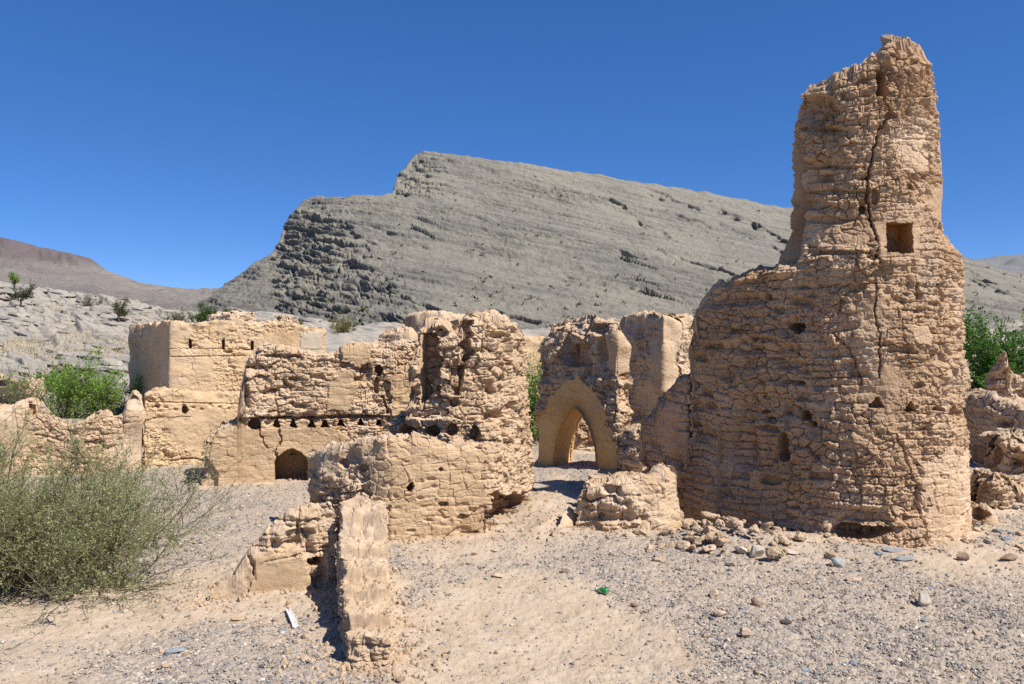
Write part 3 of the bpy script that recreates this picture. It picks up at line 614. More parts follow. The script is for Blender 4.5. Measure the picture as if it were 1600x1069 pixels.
# reddish rubble wall on the rise behind the square house
l1, m1 = wallfoot([A(318, 60), A(360, 58), A(402, 59)], 1.2)
wall('rubble_wall', 'reddish ruined masonry on the rise above the square house roof', 'wall', l1, m1, pxtop([(312, 503), (322, 494), (345, 490), (370, 488), (392, 490), (404, 498)]), P=dict(er=1, cob=.10, cobs=2.5, ch=.25, bl=.6, lump=.15, jd=.08), res=.08, seed=66, hn=.12, zb=1.0)
for k, (x0, x1, yb, yt, lab) in enumerate(((412, 470, 508, 494, 'low reddish heap of collapsed walls below the dark cliff'), (-40, 60, 640, 596, 'scattered low stone footing left of the bright green bush'))):
    Yk = 70 if k == 0 else 30
    l1, m1 = wallfoot([A(x0, Yk), A((x0 + x1) / 2, Yk - 1), A(x1, Yk)], 1.5)
    wall('collapsed_wall', lab, 'rubble', l1, m1, pxtop([(x0 - 8, yb), (x0 + 8, yt + 9), ((x0 + x1) / 2, yt), (x1 - 10, yt + 6), (x1 + 8, yb)]), P=dict(er=1, cob=.2, cobs=2, lump=.3), res=.1, seed=67 + k, hn=.25, wear=.3, mat=M_RUBBLE, zb=-0.5)

# right of the tower
l1, m1 = wallfoot([A(1492, 18.6), A(1545, 17.4), A(1665, 16.2)], .7)
def fR(c):
    dent(c, 1570, 660, 14, 10, .2)
wall('shaded_wall', 'thick round topped mud wall in shade right of the tower', 'wall', l1, m1, pxtop([(1495, 618), (1515, 611), (1532, 609), (1548, 612), (1560, 622), (1580, 626), (1600, 630), (1680, 640)]), P=dict(er=1, cob=.05, cobs=5, lump=.07), res=.02, seed=71, feats=fR, wear=.12, smooth=3)
l1, m1 = wallfoot([A(1536, 18.6), A(1572, 18.2), A(1660, 18.2)], .6)
wall('pinnacle_wall', 'thin mud wall with a jagged pinnacle in front of the green tree', 'wall', l1, m1, pxtop([(1530, 616), (1545, 600), (1556, 575), (1562, 560), (1572, 556), (1578, 585), (1586, 592), (1600, 590), (1660, 600)]), P=dict(er=1.1, cob=.06, cobs=5, lump=.08), res=.018, seed=72, wear=.04, hn=.12)
l1, m1 = wallfoot([A(1538, 13.6), A(1562, 13.2), A(1610, 13.0), A(1680, 13.4)], .9)
def fR2(c):
    hole(c, 1545, 710, 17, 16, .3, 'hollow', jit=.4); dent(c, 1590, 720, 14, 10, .15); dent(c, 1575, 750, 20, 7, .12)
wall('hollow_wall', 'lumpy low mud wall with a dark rounded hollow at the right edge', 'wall', l1, m1, pxtop([(1530, 705), (1540, 690), (1556, 678), (1580, 674), (1600, 678), (1680, 690)]), P=dict(er=1.1, cob=.07, cobs=4.4, lump=.10), res=.016, seed=73, feats=fR2, wear=.14, smooth=3, hn=.09)
l1, m1 = wallfoot([A(1524, 12.9), A(1548, 12.45), A(1584, 12.4), A(1598, 12.8)], .7)
wall('mud_mound', 'rounded mound of melted mud brick right of the tower foot', 'rubble', l1, m1, pxtop([(1518, 760), (1526, 744), (1545, 738), (1565, 738), (1585, 748), (1596, 768), (1606, 790)]), P=dict(er=1.1, cob=.07, cobs=4.4, lump=.10), res=.016, seed=74, wear=.16, smooth=4, hn=.08)
l1, m1 = wallfoot([A(1512, 11.75), A(1545, 11.6), A(1556, 11.8)], .35)
def fR3(c): hole(c, 1531, 806, 14, 10, .15, 'hollow', jit=.3)
wall('hollow_lump', 'small mud lump with a hollow front beside the tower right foot', 'rubble', l1, m1, pxtop([(1510, 800), (1520, 789), (1540, 790), (1552, 798), (1560, 812)]), P=dict(er=.6, cob=.05, cobs=5, lump=.06), res=.016, seed=75, feats=fR3, wear=.1, smooth=5)
# ---------------------------------------------------------------- ground, hills
class Foot:                                                  # distance to the nearest wall foot, on a 6 cm raster
    x0, y0, st, nx, ny = -14.0, 5.0, 0.06, 400, 270
    d = np.full((400, 270), 2.0)
w_ = 20; aa, bb = np.meshgrid(np.arange(-w_, w_ + 1), np.arange(-w_, w_ + 1), indexing='ij')
for loop_ in FEET:
    for p_ in loop_:
        i_ = int((p_[0] - Foot.x0) / Foot.st); j_ = int((p_[1] - Foot.y0) / Foot.st)
        if not (w_ < i_ < Foot.nx - w_ - 1 and w_ < j_ < Foot.ny - w_ - 1): continue
        dd = np.hypot(Foot.x0 + (i_ + aa) * Foot.st - p_[0], Foot.y0 + (j_ + bb) * Foot.st - p_[1])
        sl_2 = (slice(i_ - w_, i_ + w_ + 1), slice(j_ - w_, j_ + w_ + 1)); Foot.d[sl_2] = np.minimum(Foot.d[sl_2], dd)
def footdist(x, y):
    i = np.clip((x - Foot.x0) / Foot.st, 0, Foot.nx - 1.01); j = np.clip((y - Foot.y0) / Foot.st, 0, Foot.ny - 1.01)
    a, b = i.astype(int), j.astype(int); u, v = i - a, j - b; d = Foot.d
    r = d[a, b] * (1 - u) * (1 - v) + d[a + 1, b] * u * (1 - v) + d[a, b + 1] * (1 - u) * v + d[a + 1, b + 1] * u * v
    out = (x < Foot.x0) | (x > Foot.x0 + Foot.nx * Foot.st) | (y < Foot.y0) | (y > Foot.y0 + Foot.ny * Foot.st)
    return np.where(out, 2.0, r)
CREST = ([-2500, -900, -300, 0, 50, 100, 170, 230, 300, 420, 500, 650, 830, 1100, 1500, 1650, 2200, 4000], [410, 400, 430, 441, 447, 457, 466, 478, 487, 490, 503, 505, 518, 520, 518, 500, 480, 470])
def ground_z(x, y, fine=True):
    yy = np.maximum(y, 1.0); px = CX + F * x / yy
    zc = CZ - (np.interp(px, *CREST) - CY) / F * 140.0
    t = np.clip((y - 36) / 104.0, 0, 1.0)
    z = zc * (0.55 * t + 0.45 * t ** 1.5)
    left = sm(560, 380, px) * sm(36, 50, y)
    # tilted rock slabs on the left rise
    w0 = (y + 1.5 * x) + 3.2 * fbm(x * 0.05, y * 0.03, 0 * x, 3, 301) + 0.8 * fbm(x * 0.35, y * 0.12, 0 * x, 3, 303); al = x - 0.5 * y
    for th_, ln_, am_, sd in ((7.5, 22.0, 0.50, 340), (3.1, 12.0, 0.30, 344), (1.1, 5.0, 0.14, 348)):
        ww = w0 / th_; lay = np.floor(ww); fr = ww - lay; qq = al / ln_ + 7 * hsh(lay, 0 * lay, 0 * lay, sd) + 0.3 * vn(x * .3, y * .2, 0 * x, sd); bk = np.floor(qq)
        z = z + left * am_ * (1.3 * sm(-0.2, 0.6, vn(al / ln_, lay * 3.7, 0 * lay, sd + 1)) * np.where(fr > 0.09, (1 - fr) / 0.91, fr / 0.09) - 0.35 * sm(0.07, 0.0, fr) * sm(0.1, 0.5, vn(al / ln_ * 1.5, lay * 5.1, 0 * lay, sd + 3))) * (0.4 + 0.8 * sm(-0.3, 0.3, vn(x * 0.07, y * 0.04, 0 * x, sd + 2)))
    z = z + left * (0.30 * fbm(x * 0.12, y * 0.07, 0 * x, 2, 306) + 0.05 * fbm(x * 1.3, y * 0.9, 0 * x, 3, 309))
    z = z + (1 - left) * sm(40, 120, y) * 0.8 * fbm(x * 0.15, y * 0.15, 0 * x, 4, 307)
    z = np.where(y > 140, z - (y - 140) * 0.045, z)
    near = sm(40, 22, y)
    z = z + near * (0.05 * fbm(x * 0.45, y * 0.45, 0 * x, 3, 310) + 0.018 * fbm(x * 2.2, y * 2.2, 0 * x, 3, 311))
    z = z + 0.20 * np.exp(-((x - 3.15) / 0.75) ** 2 - ((y - 10.9) / 0.45) ** 2) + 0.10 * np.exp(-((x - 4.2) / 0.8) ** 2 - ((y - 10.3) / 0.35) ** 2)
    dip = ((x - 2.85) * 0.731 - (y - 12.0) * 0.682, (x - 2.85) * 0.682 + (y - 12.0) * 0.731)
    z = z - 0.38 * np.exp(-(dip[0] / 1.1) ** 4 - ((dip[1] - 0.05) / 0.55) ** 2)
    z = z + 0.16 * np.exp(-((x - 0.55) / 0.5) ** 2 - ((y - 13.0) / 1.4) ** 2)
    if fine:
        d = footdist(x, y)
        z = z + near * 0.085 * np.exp(-d / 0.16) * (0.55 + 0.6 * vn(x * 2.3, y * 2.3, 0 * x, 312))
    return z
def plan(poly): return [tuple(G(*p)) for p in poly]
SAND = [plan(p) for p in ([(640, 1100), (610, 1010), (640, 960), (700, 915), (800, 898), (900, 905), (960, 940), (1050, 965), (1090, 990), (1060, 1040), (1000, 1100)],
                          [(-60, 1000), (-60, 925), (60, 925), (160, 905), (330, 880), (380, 945), (520, 938), (535, 965), (400, 975), (280, 990), (220, 1010), (120, 1020)],
                          [(-50, 1100), (-50, 1010), (60, 1020), (140, 1050), (160, 1100)],
                          [(790, 900), (820, 830), (835, 760), (850, 735), (890, 745), (880, 800), (870, 850), (840, 870)],
                          [(1190, 880), (1200, 830), (1290, 838), (1300, 860), (1240, 872)],
                          [(1440, 860), (1520, 858), (1600, 850), (1600, 880), (1500, 905), (1390, 885)],
                          [(620, 880), (640, 850), (700, 848), (780, 835), (800, 850), (740, 890)], [(1380, 955), (1430, 930), (1470, 950), (1420, 975)])]
def gravel_mask(x, y):
    wx = x + 0.22 * fbm(x * 1.4, y * 1.4, 0 * x, 3, 320); wy = y + 0.22 * fbm(x * 1.4, y * 1.4, 0 * x, 3, 321)
    g = np.ones_like(x)
    for p in SAND:
        a = 0
        for k in range(8):
            ang, rr = k * 2.4, 0.08 * k
            a = a + inpoly(wx + rr * math.cos(ang), wy + rr * math.sin(ang), p)
        g = g * (1 - a / 8.0)
    g = g * (0.72 + 0.28 * sm(-0.4, 0.2, fbm(x * 1.1, y * 1.1, 0 * x, 3, 322)))
    return np.where(y < 40, np.maximum(g, 0.10) * sm(0.04, 0.28, footdist(x, y) + 0.10 * vn(x * 3, y * 3, 0 * x, 5)), 0.6)
def build_ground():
    u = np.r_[-8, -5, -3.2, -2.2, -1.6, -1.25, -1.0, np.linspace(-0.86, -0.69, 30), np.linspace(-0.685, 0.685, 980), np.linspace(0.69, 0.86, 30), 1.0, 1.25, 1.6, 2.2, 3.2, 5, 8]
    py = np.linspace(1170, 668, 400); r1 = CZ * F / (py - CY)
    r2 = r1[-1] * np.exp(np.linspace(0.004, math.log(150 / r1[-1]), 560)); r3 = 150 * np.exp(np.linspace(0.03, math.log(6000 / 150), 50))
    Yf = np.r_[r1, r2, r3]; X = Yf[:, None] * u[None]; Y = np.repeat(Yf[:, None], len(u), 1)
    Yb = np.array([-60, -25, -8, 0, 3, 4.6]); Xb = np.repeat((Yf[0] * u)[None] * 1.0, len(Yb), 0); Yb2 = np.repeat(Yb[:, None], len(u), 1)
    X = np.vstack([Xb, X]); Y = np.vstack([Yb2, Y])
    Z = ground_z(X, Y); m = (Y < 24) & (abs(X) < 0.9 * Y)
    gm = gravel_mask(X, Y)
    Z[m] += (0.006 + 0.010 * gm[m]) * fbm(X[m] * 13, Y[m] * 13, 0 * X[m], 4, 330, 0.7)
    far = sm(24, 46, Y); V = np.stack([X, Y, Z], -1).reshape(-1, 3); R, n = X.shape
    ii, jj = np.meshgrid(np.arange(R - 1), np.arange(n - 1), indexing='ij')
    Q = np.stack([ii * n + jj, ii * n + jj + 1, (ii + 1) * n + jj + 1, (ii + 1) * n + jj], -1).reshape(-1, 4)
    m, nt, b = newmat('desert_ground', 0.97, 0.08); p = mapped(nt)
    ag = node(nt, 'ShaderNodeAttribute', attribute_name='gravel').outputs['Fac']; af = node(nt, 'ShaderNodeAttribute', attribute_name='rise').outputs['Fac']
    sand = ramp(nt, noise(nt, p, 2.2, 6, 0.65, 0.5), [(0.3, (0.40, 0.30, 0.205)), (0.5, (0.465, 0.36, 0.258)), (0.7, (0.51, 0.405, 0.30))])
    sand = mixc(nt, ramp(nt, noise(nt, p, 22, 4, 0.7), [(0.55, (0, 0, 0)), (0.75, (0.6, 0.6, 0.6))]), sand, (0.40, 0.32, 0.24))
    v1 = node(nt, 'ShaderNodeTexVoronoi', inputs={'Scale': 34.0}); nt.links.new(p, v1.inputs['Vector'])
    v2 = node(nt, 'ShaderNodeTexVoronoi', inputs={'Scale': 85.0}); nt.links.new(p, v2.inputs['Vector'])
    sep = node(nt, 'ShaderNodeSeparateColor'); nt.links.new(v1.outputs['Color'], sep.inputs[0])
    sep2 = node(nt, 'ShaderNodeSeparateColor'); nt.links.new(v2.outputs['Color'], sep2.inputs[0])
    g1 = ramp(nt, sep.outputs[0], [(0.0, (0.14, 0.135, 0.135)), (0.3, (0.24, 0.215, 0.195)), (0.6, (0.34, 0.285, 0.235)), (0.85, (0.23, 0.175, 0.14)), (1.0, (0.48, 0.43, 0.38))])
    g2 = ramp(nt, sep2.outputs[0], [(0.0, (0.17, 0.16, 0.155)), (0.45, (0.29, 0.25, 0.21)), (0.8, (0.42, 0.345, 0.27)), (1.0, (0.2, 0.185, 0.175))])
    gr = mixc(nt, ramp(nt, sep.outputs[1], [(0.4, (0, 0, 0)), (0.45, (1, 1, 1))]), g2, g1)
    gr = mixc(nt, 0.42, gr, (0.42, 0.335, 0.25))
    c = mixc(nt, ag, sand, gr)
    dt = node(nt, 'ShaderNodeVectorMath', operation='DOT_PRODUCT'); nt.links.new(p, dt.inputs[0]); dt.inputs[1].default_value = (0.55, 0.36, 0.5)
    sx = node(nt, 'ShaderNodeSeparateXYZ'); nt.links.new(p, sx.inputs[0]); cb = node(nt, 'ShaderNodeCombineXYZ'); mx_ = node(nt, 'ShaderNodeMath', operation='MULTIPLY', inputs={1: 0.09})
    nt.links.new(sx.outputs[0], mx_.inputs[0]); nt.links.new(mx_.outputs[0], cb.inputs[0]); nt.links.new(dt.outputs['Value'], cb.inputs[1])
    rock = ramp(nt, noise(nt, cb.outputs[0], 0.9, 7, 0.68, 0.35), [(0.30, (0.17, 0.155, 0.135)), (0.42, (0.27, 0.24, 0.205)), (0.50, (0.36, 0.315, 0.26)), (0.60, (0.25, 0.23, 0.205)), (0.72, (0.37, 0.31, 0.24))])
    fis = ramp(nt, noise(nt, cb.outputs[0], 1.7, 5, 0.6, 0.5), [(0.478, (0, 0, 0)), (0.496, (1, 1, 1)), (0.504, (1, 1, 1)), (0.522, (0, 0, 0))])
    fm = ramp(nt, noise(nt, p, 0.11, 3, 0.6), [(0.45, (0, 0, 0)), (0.6, (0.9, 0.9, 0.9))]); fmul = mixc(nt, 1.0, fis, fm, 'MULTIPLY'); rock = mixc(nt, fmul, rock, (0.07, 0.062, 0.055))
    straw = ramp(nt, noise(nt, mapped(nt, (0.22, 0.10, 0.2)), 1.0, 5, 0.65), [(0.56, (0, 0, 0)), (0.70, (0.5, 0.5, 0.5))])
    rock = mixc(nt, straw, rock, (0.40, 0.32, 0.20))
    speck = ramp(nt, noise(nt, p, 3.0, 4, 0.75), [(0.58, (0, 0, 0)), (0.72, (0.6, 0.6, 0.6))]); rock = mixc(nt, speck, rock, (0.30, 0.26, 0.20))
    c = mixc(nt, af, c, rock); nt.links.new(c, b.inputs['Base Color'])
    h = node(nt, 'ShaderNodeMath', operation='ADD'); nt.links.new(noise(nt, p, 45, 5, 0.7), h.inputs[0])
    h2 = node(nt, 'ShaderNodeMath', operation='MULTIPLY'); nt.links.new(v1.outputs['Distance'], h2.inputs[0]); nt.links.new(ag, h2.inputs[1])
    nt.links.new(h2.outputs[0], h.inputs[1]); bump(nt, b, h.outputs[0], 0.6, 0.02)
    setting(link('ground', mesh('ground', V, Q, m, True, {'gravel': gm.ravel(), 'rise': far.ravel()})))
build_ground()
def loft(name, cols, rows_fn, mat, kind='structure'):
    """terrain sheet: for each column (px) a run of plan distances and heights, real hills at their own distance"""
    X, Y, Z = rows_fn(cols); R, n = X.shape
    ii, jj = np.meshgrid(np.arange(R - 1), np.arange(n - 1), indexing='ij')
    Q = np.stack([ii * n + jj, ii * n + jj + 1, (ii + 1) * n + jj + 1, (ii + 1) * n + jj], -1).reshape(-1, 4)
    o = link(name, mesh(name, np.stack([X, Y, Z], -1).reshape(-1, 3), Q, mat)); o['kind'] = kind; return o
MTN = ([200, 300, 330, 342, 352, 365, 385, 400, 415, 425, 431, 437, 443, 450, 460, 470, 485, 500, 540, 575, 600, 612, 617, 620, 626, 634, 641, 648, 655, 668, 682, 700, 730, 800, 900, 1000, 1100, 1200, 1260, 1400, 1500, 1600, 1750, 2000, 2600],
       [500, 475, 462, 452, 440, 432, 420, 411, 402, 396, 384, 372, 355, 344, 330, 318, 309, 306, 305, 304, 303, 300, 285, 274, 266, 258, 248, 240, 237, 235, 236, 240, 243, 252, 262, 279, 300, 320, 329, 365, 397, 430, 462, 485, 505])
def mountain_rows(px):
    R = 430; t = np.linspace(0, 1.25, R)[:, None]; u = (px[None] - CX) / F
    cr = np.interp(px, *MTN)
    cy = np.interp(px, [200, 330, 400, 450, 520, 580, 620, 682, 800, 1100, 1260, 1600, 1750, 2000, 2600], [470, 410, 330, 285, 255, 241, 236, 239, 252, 300, 329, 430, 462, 485, 505])[None]
    by = np.interp(px, [200, 340, 420, 500, 700, 900, 1100, 1600, 2600], [520, 512, 515, 520, 530, 545, 550, 545, 540])[None]
    Y0, Yc = 128.0, 330.0
    zb, zc = CZ - (by - CY) / F * Y0, CZ - (cy - CY) / F * Yc
    shape = lambda q: 0.35 * q + 0.65 * q ** 1.7
    tq = np.linspace(0.02, 1, 120)[:, None]; pq = CY - F * (zb + (zc - zb) * shape(tq) - CZ) / (Y0 + (Yc - Y0) * tq)
    tm = np.array([np.interp(-cr[k], -pq[:, k], tq[:, 0]) for k in range(len(px))])[None]
    tt = np.minimum(t, tm); ov = np.maximum(0, t - tm); Y = Y0 + (Yc - Y0) * (tt + ov * 0.6) + 0 * u
    Z = zb + (zc - zb) * shape(tt) - ov * 170
    X = Y * u
    # the broken scarp at the left end and the small crag under the summit stand steep
    PX = px[None] + 0 * t; PYn = CY - F * (Z - CZ) / Y
    scarp = sm(412, 440, PX) * sm(680, 560, PX - 0.9 * (PYn - 420) + 30) * sm(300, 345, PYn)
    scarp = np.maximum(scarp, sm(600, 618, PX) * sm(720, 668, PX) * sm(318, 300, PYn) * 0.9)
    lines = 0.28
    w = Z + lines * X + 0.05 * Y + 2.2 * fbm(X * 0.012, Y * 0.012, Z * 0.02, 3, 401) + 0.5 * fbm(X * .08, Y * .08, Z * .08, 2, 402)
    k = w / 5.0; fr = k - np.floor(k)
    msk = sm(0.05, 0.6, fbm(X * 0.011, Y * 0.008, w * 0.09, 3, 405)) * (0.25 + 0.75 * hsh(np.floor(k), np.floor(X / 30 + k), 0 * k, 406))
    k2 = w / 1.6; fr2 = k2 - np.floor(k2); m2 = sm(-0.2, 0.6, fbm(X * 0.03, Y * 0.02, w * 0.22, 3, 407))
    D = 5.5 * msk * (fr - 0.5) + 1.9 * m2 * (fr2 - 0.5) + 0.9 * fbm(X * 0.04, Y * 0.04, w * 0.10, 4, 408) + 0.32 * fbm(X * 0.25, Y * 0.2, w * 0.8, 3, 409) + 0.22 * fbm(X * 0.9, Y * 0.5, w * 1.6, 2, 419)
    al = X - 0.28 * Z + 0.35 * Y
    for th_, ln_, am_, sd in ((4.2, 12.0, 3.0, 410), (1.7, 5.5, 1.7, 413), (0.8, 2.6, 0.9, 416)):
        ww = (w * 0.8 + 0.35 * Z + 1.2 * fbm(X * .07, Y * .07, Z * .07, 2, sd)) / th_; lay = np.floor(ww); qq = al / ln_ + 9 * hsh(lay, 0 * lay, 0 * lay, sd) + 0.5 * vn(X * .2, Y * .2, Z * .2, sd); bk = np.floor(qq)
        ed_ = np.minimum(np.minimum(ww - lay, 1 - ww + lay) * th_, np.minimum(qq - bk, 1 - qq + bk) * ln_)
        D = D + scarp * am_ * ((hsh(lay, bk, 0 * lay, sd + 1) - 0.5) + 0.8 * (qq - bk - .5) * (hsh(lay, bk, 0 * lay + 1, sd + 2) - .5) - 0.35 * sm(0.18 * th_, 0, ed_))
    fade = sm(0.0, -0.05, t - tm)
    for x0, y0, x1, y1, a_, wd in ((1005, 292, 1120, 330, 6, 16), (1110, 318, 1190, 352, 9, 22), (1180, 345, 1262, 400, 9, 26), (845, 300, 930, 322, 4, 10), (905, 298, 1000, 330, 4, 9), (990, 338, 1045, 364, 8, 18), (1120, 345, 1180, 372, 6, 14), (1165, 365, 1230, 392, 6, 14), (1045, 330, 1110, 352, 4, 10),
                                   (930, 380, 1010, 408, 4, 9), (1060, 398, 1150, 430, 6, 14), (1010, 385, 1090, 412, 4, 10), (700, 330, 760, 345, 3, 8), (1490, 405, 1560, 445, 8, 24), (1505, 430, 1600, 470, 5, 16), (560, 345, 640, 372, 4, 10), (520, 350, 590, 384, 5, 12), (880, 430, 960, 452, 3, 8), (760, 480, 860, 505, 5, 12), (600, 455, 720, 492, 4, 12)):
        f_ = (PX - x0) / (x1 - x0); d_ = PYn + 3 * fbm(X * .1, Y * .1, Z * .1, 3, int(x0)) - (y0 + (y1 - y0) * f_)
        D = D - 0.42 * a_ * sm(-0.5, 1.5, d_) * sm(0.8 * wd, 1, d_) * (0.3 + 0.7 * sm(-0.2, 0.3, vn(X * .3, Y * .2, Z * .3, 77))) * sm(-0.08, 0.12, f_) * sm(1.08, 0.88, f_) * (0.45 + 0.55 * sm(-0.3, 0.3, vn(X * .12, Y * .12, 0 * X, int(x1))))
    D = D * (0.35 + 0.65 * fade)
    # straight out from the slope: towards the viewer's side, up and a little left
    X = X - 0.25 * D; Y = Y - 0.65 * D; Z = Z + 0.55 * D * (0.4 + 0.6 * fade)
    Z = Z + (1 - fade) * 0.5 * fbm(X * 0.25, X * 0.05, 0 * X, 3, 420)
    return X, Y, Z
def rockmat(name, stops, sc, rot, spk, dark, bumpd, k=1.0):
    m, nt, b = newmat(name, 0.95, 0.15); p = mapped(nt)
    dt = node(nt, 'ShaderNodeVectorMath', operation='DOT_PRODUCT'); nt.links.new(p, dt.inputs[0]); dt.inputs[1].default_value = rot
    cb = node(nt, 'ShaderNodeCombineXYZ'); sx = node(nt, 'ShaderNodeSeparateXYZ'); nt.links.new(p, sx.inputs[0])
    nt.links.new(sx.outputs[0], cb.inputs[0]); nt.links.new(sx.outputs[1], cb.inputs[1]); nt.links.new(dt.outputs['Value'], cb.inputs[2])
    mp = node(nt, 'ShaderNodeMapping'); mp.inputs['Scale'].default_value = sc; nt.links.new(cb.outputs[0], mp.inputs['Vector']); ps = mp.outputs[0]
    c = ramp(nt, noise(nt, ps, 1.0 * k, 8, 0.68, 0.2), stops)
    c = mixc(nt, ramp(nt, noise(nt, p, 0.03 * k, 5, 0.6), [(0.4, (0, 0, 0)), (0.62, (0.6, 0.6, 0.6))]), c, stops[-1][1])
    c = mixc(nt, ramp(nt, noise(nt, p, spk * k, 5, 0.8), [(0.55, (0, 0, 0)), (0.68, (0.8, 0.8, 0.8))]), c, dark)
    nt.links.new(c, b.inputs['Base Color']); bump(nt, b, noise(nt, p, 0.9 * k, 7, 0.8), 0.9, bumpd); return m
M_MTN = rockmat('mountain_rock', [(0.30, (0.10, 0.094, 0.085)), (0.43, (0.185, 0.172, 0.148)), (0.54, (0.235, 0.216, 0.178)), (0.70, (0.29, 0.262, 0.205))], (0.03, 0.02, 0.6), (0.28, 0.05, 1), 0.5, (0.14, 0.125, 0.10), 0.9)
loft('mountain', np.r_[np.linspace(200, 1560, 900), np.linspace(1562, 1720, 90), np.linspace(1740, 2600, 40)], mountain_rows, M_MTN)
def range_rows(prof, Y0, Yc, yb, amp, seed, R=130, pw=1.6, cliff=0):
    def f(px):
        t = np.linspace(0, 1.3, R)[:, None]; tt = np.minimum(t, 1); u = (px[None] - CX) / F
        cy = np.interp(px, *prof)[None]; zb = CZ - (yb - CY) / F * Y0; zc = CZ - (cy - CY) / F * Yc
        s = tt ** pw
        if cliff: s = np.where(tt < 0.8, 0.70 * (tt / 0.8) ** 1.3, 0.70 + 0.30 * sm(0.86, 0.93, tt) * 0.8 + 0.06 * sm(0.93, 1, tt))
        Y = Y0 + (Yc - Y0) * t + 0 * u; Z = zb + (zc - zb) * s - np.maximum(0, t - 1) * abs(zc) * 2; X = Y * u
        D = amp * fbm(X / amp / 9, Y / amp / 9, Z / amp / 5, 5, seed, 0.55); Z = Z + D * np.where(t < 0.95, 1.0, 0.25)
        if cliff: Y = Y + 0.9 * cliff * fbm(X / 60, 0 * X, Z / 90, 4, seed + 5) * sm(0.7, 0.85, tt)
        return X, Y, Z
    return f
M_RANGE = rockmat('far_range_rock', [(0.30, (0.20, 0.165, 0.16)), (0.5, (0.265, 0.23, 0.205)), (0.7, (0.31, 0.275, 0.235))], (0.006, 0.006, 0.03), (0, 0, 1), 0.08, (0.17, 0.14, 0.14), 4.0, 1.0)
loft('far_mountains', np.linspace(-500, 480, 420), range_rows(([-500, -200, 0, 30, 60, 85, 110, 128, 150, 160, 170, 185, 200, 215, 230, 260, 300, 345, 400, 480], [330, 350, 377, 380, 387, 391, 398, 401, 406, 414, 423, 427, 432, 440, 444, 447, 452, 450, 452, 455]), 520, 1500, 500, 9, 501, cliff=30), M_RANGE)
nt_ = M_RANGE.node_tree; bs_ = nt_.nodes['Principled BSDF']; old_ = bs_.inputs['Base Color'].links[0].from_socket; pz_ = mapped(nt_, (0.01, 0.01, 0.01)); sz_ = node(nt_, 'ShaderNodeSeparateXYZ'); nt_.links.new(pz_, sz_.inputs[0])
ad_ = node(nt_, 'ShaderNodeMath', operation='MULTIPLY_ADD', inputs={1: 0.25}); nt_.links.new(noise(nt_, pz_, 3, 4), ad_.inputs[0]); nt_.links.new(sz_.outputs[2], ad_.inputs[2])
mr_ = node(nt_, 'ShaderNodeMapRange', inputs={1: 1.42, 2: 1.62, 3: 0.0, 4: 0.75}); nt_.links.new(ad_.outputs[0], mr_.inputs[0])
nt_.links.new(mixc(nt_, mr_.outputs[0], old_, (0.15, 0.115, 0.12)), bs_.inputs['Base Color'])
M_RIDGE = rockmat('far_ridge_rock', [(0.30, (0.17, 0.18, 0.19)), (0.5, (0.22, 0.22, 0.22)), (0.7, (0.26, 0.25, 0.24))], (0.004, 0.004, 0.02), (0.1, 0, 1), 0.05, (0.15, 0.15, 0.16), 4.0)
loft('far_ridge', np.linspace(1400, 2300, 200), range_rows(([1400, 1500, 1530, 1560, 1600, 1700, 1900, 2300], [412, 406, 403, 401, 398, 396, 390, 400]), 1200, 2800, 520, 14, 511), M_RIDGE)
# ---------------------------------------------------------------- plants
def leafmat(name, c1, c2, c3, tr=0.25):
    m, nt, b = newmat(name, 0.75, 0.2)
    a = node(nt, 'ShaderNodeAttribute', attribute_name='tone').outputs['Fac']
    c = ramp(nt, a, [(0.0, c1), (0.5, c2), (1.0, c3)]); nt.links.new(c, b.inputs['Base Color'])
    t = node(nt, 'ShaderNodeBsdfTranslucent'); nt.links.new(c, t.inputs[0]); mx = node(nt, 'ShaderNodeMixShader', inputs={0: tr})
    nt.links.new(b.outputs[0], mx.inputs[1]); nt.links.new(t.outputs[0], mx.inputs[2])
    nt.links.new(mx.outputs[0], nt.nodes['Material Output'].inputs[0]); return m
def barkmat(name, c1, c2):
    m, nt, b = newmat(name, 0.9, 0.1); p = mapped(nt)
    nt.links.new(ramp(nt, noise(nt, p, 9, 4), [(0.35, c1), (0.65, c2)]), b.inputs['Base Color']); return m
M_TWIG = barkmat('twig_bark', (0.10, 0.075, 0.055), (0.20, 0.16, 0.12))
M_STEM = barkmat('olive_stems', (0.13, 0.115, 0.06), (0.24, 0.215, 0.12))
M_BARK = barkmat('dark_bark', (0.05, 0.04, 0.03), (0.10, 0.08, 0.06))
M_GREY = leafmat('grey_green_leaves', (0.14, 0.17, 0.06), (0.23, 0.26, 0.10), (0.34, 0.36, 0.17))
M_OLIVE = leafmat('olive_leaves', (0.10, 0.11, 0.06), (0.15, 0.155, 0.085), (0.22, 0.21, 0.12))
M_GREEN = leafmat('bright_green_leaves', (0.09, 0.19, 0.02), (0.17, 0.31, 0.04), (0.28, 0.43, 0.07), 0.35)
M_DEEP = leafmat('deep_green_leaves', (0.025, 0.07, 0.012), (0.05, 0.115, 0.02), (0.085, 0.17, 0.035), 0.3)
M_ACACIA = leafmat('acacia_leaves', (0.05, 0.13, 0.014), (0.10, 0.23, 0.03), (0.17, 0.33, 0.055), 0.35)
M_TREE = leafmat('dusty_tree_leaves', (0.04, 0.055, 0.02), (0.075, 0.095, 0.035), (0.12, 0.14, 0.055))
M_YELLOW = leafmat('yellow_green_leaves', (0.17, 0.16, 0.05), (0.23, 0.21, 0.07), (0.30, 0.26, 0.10))
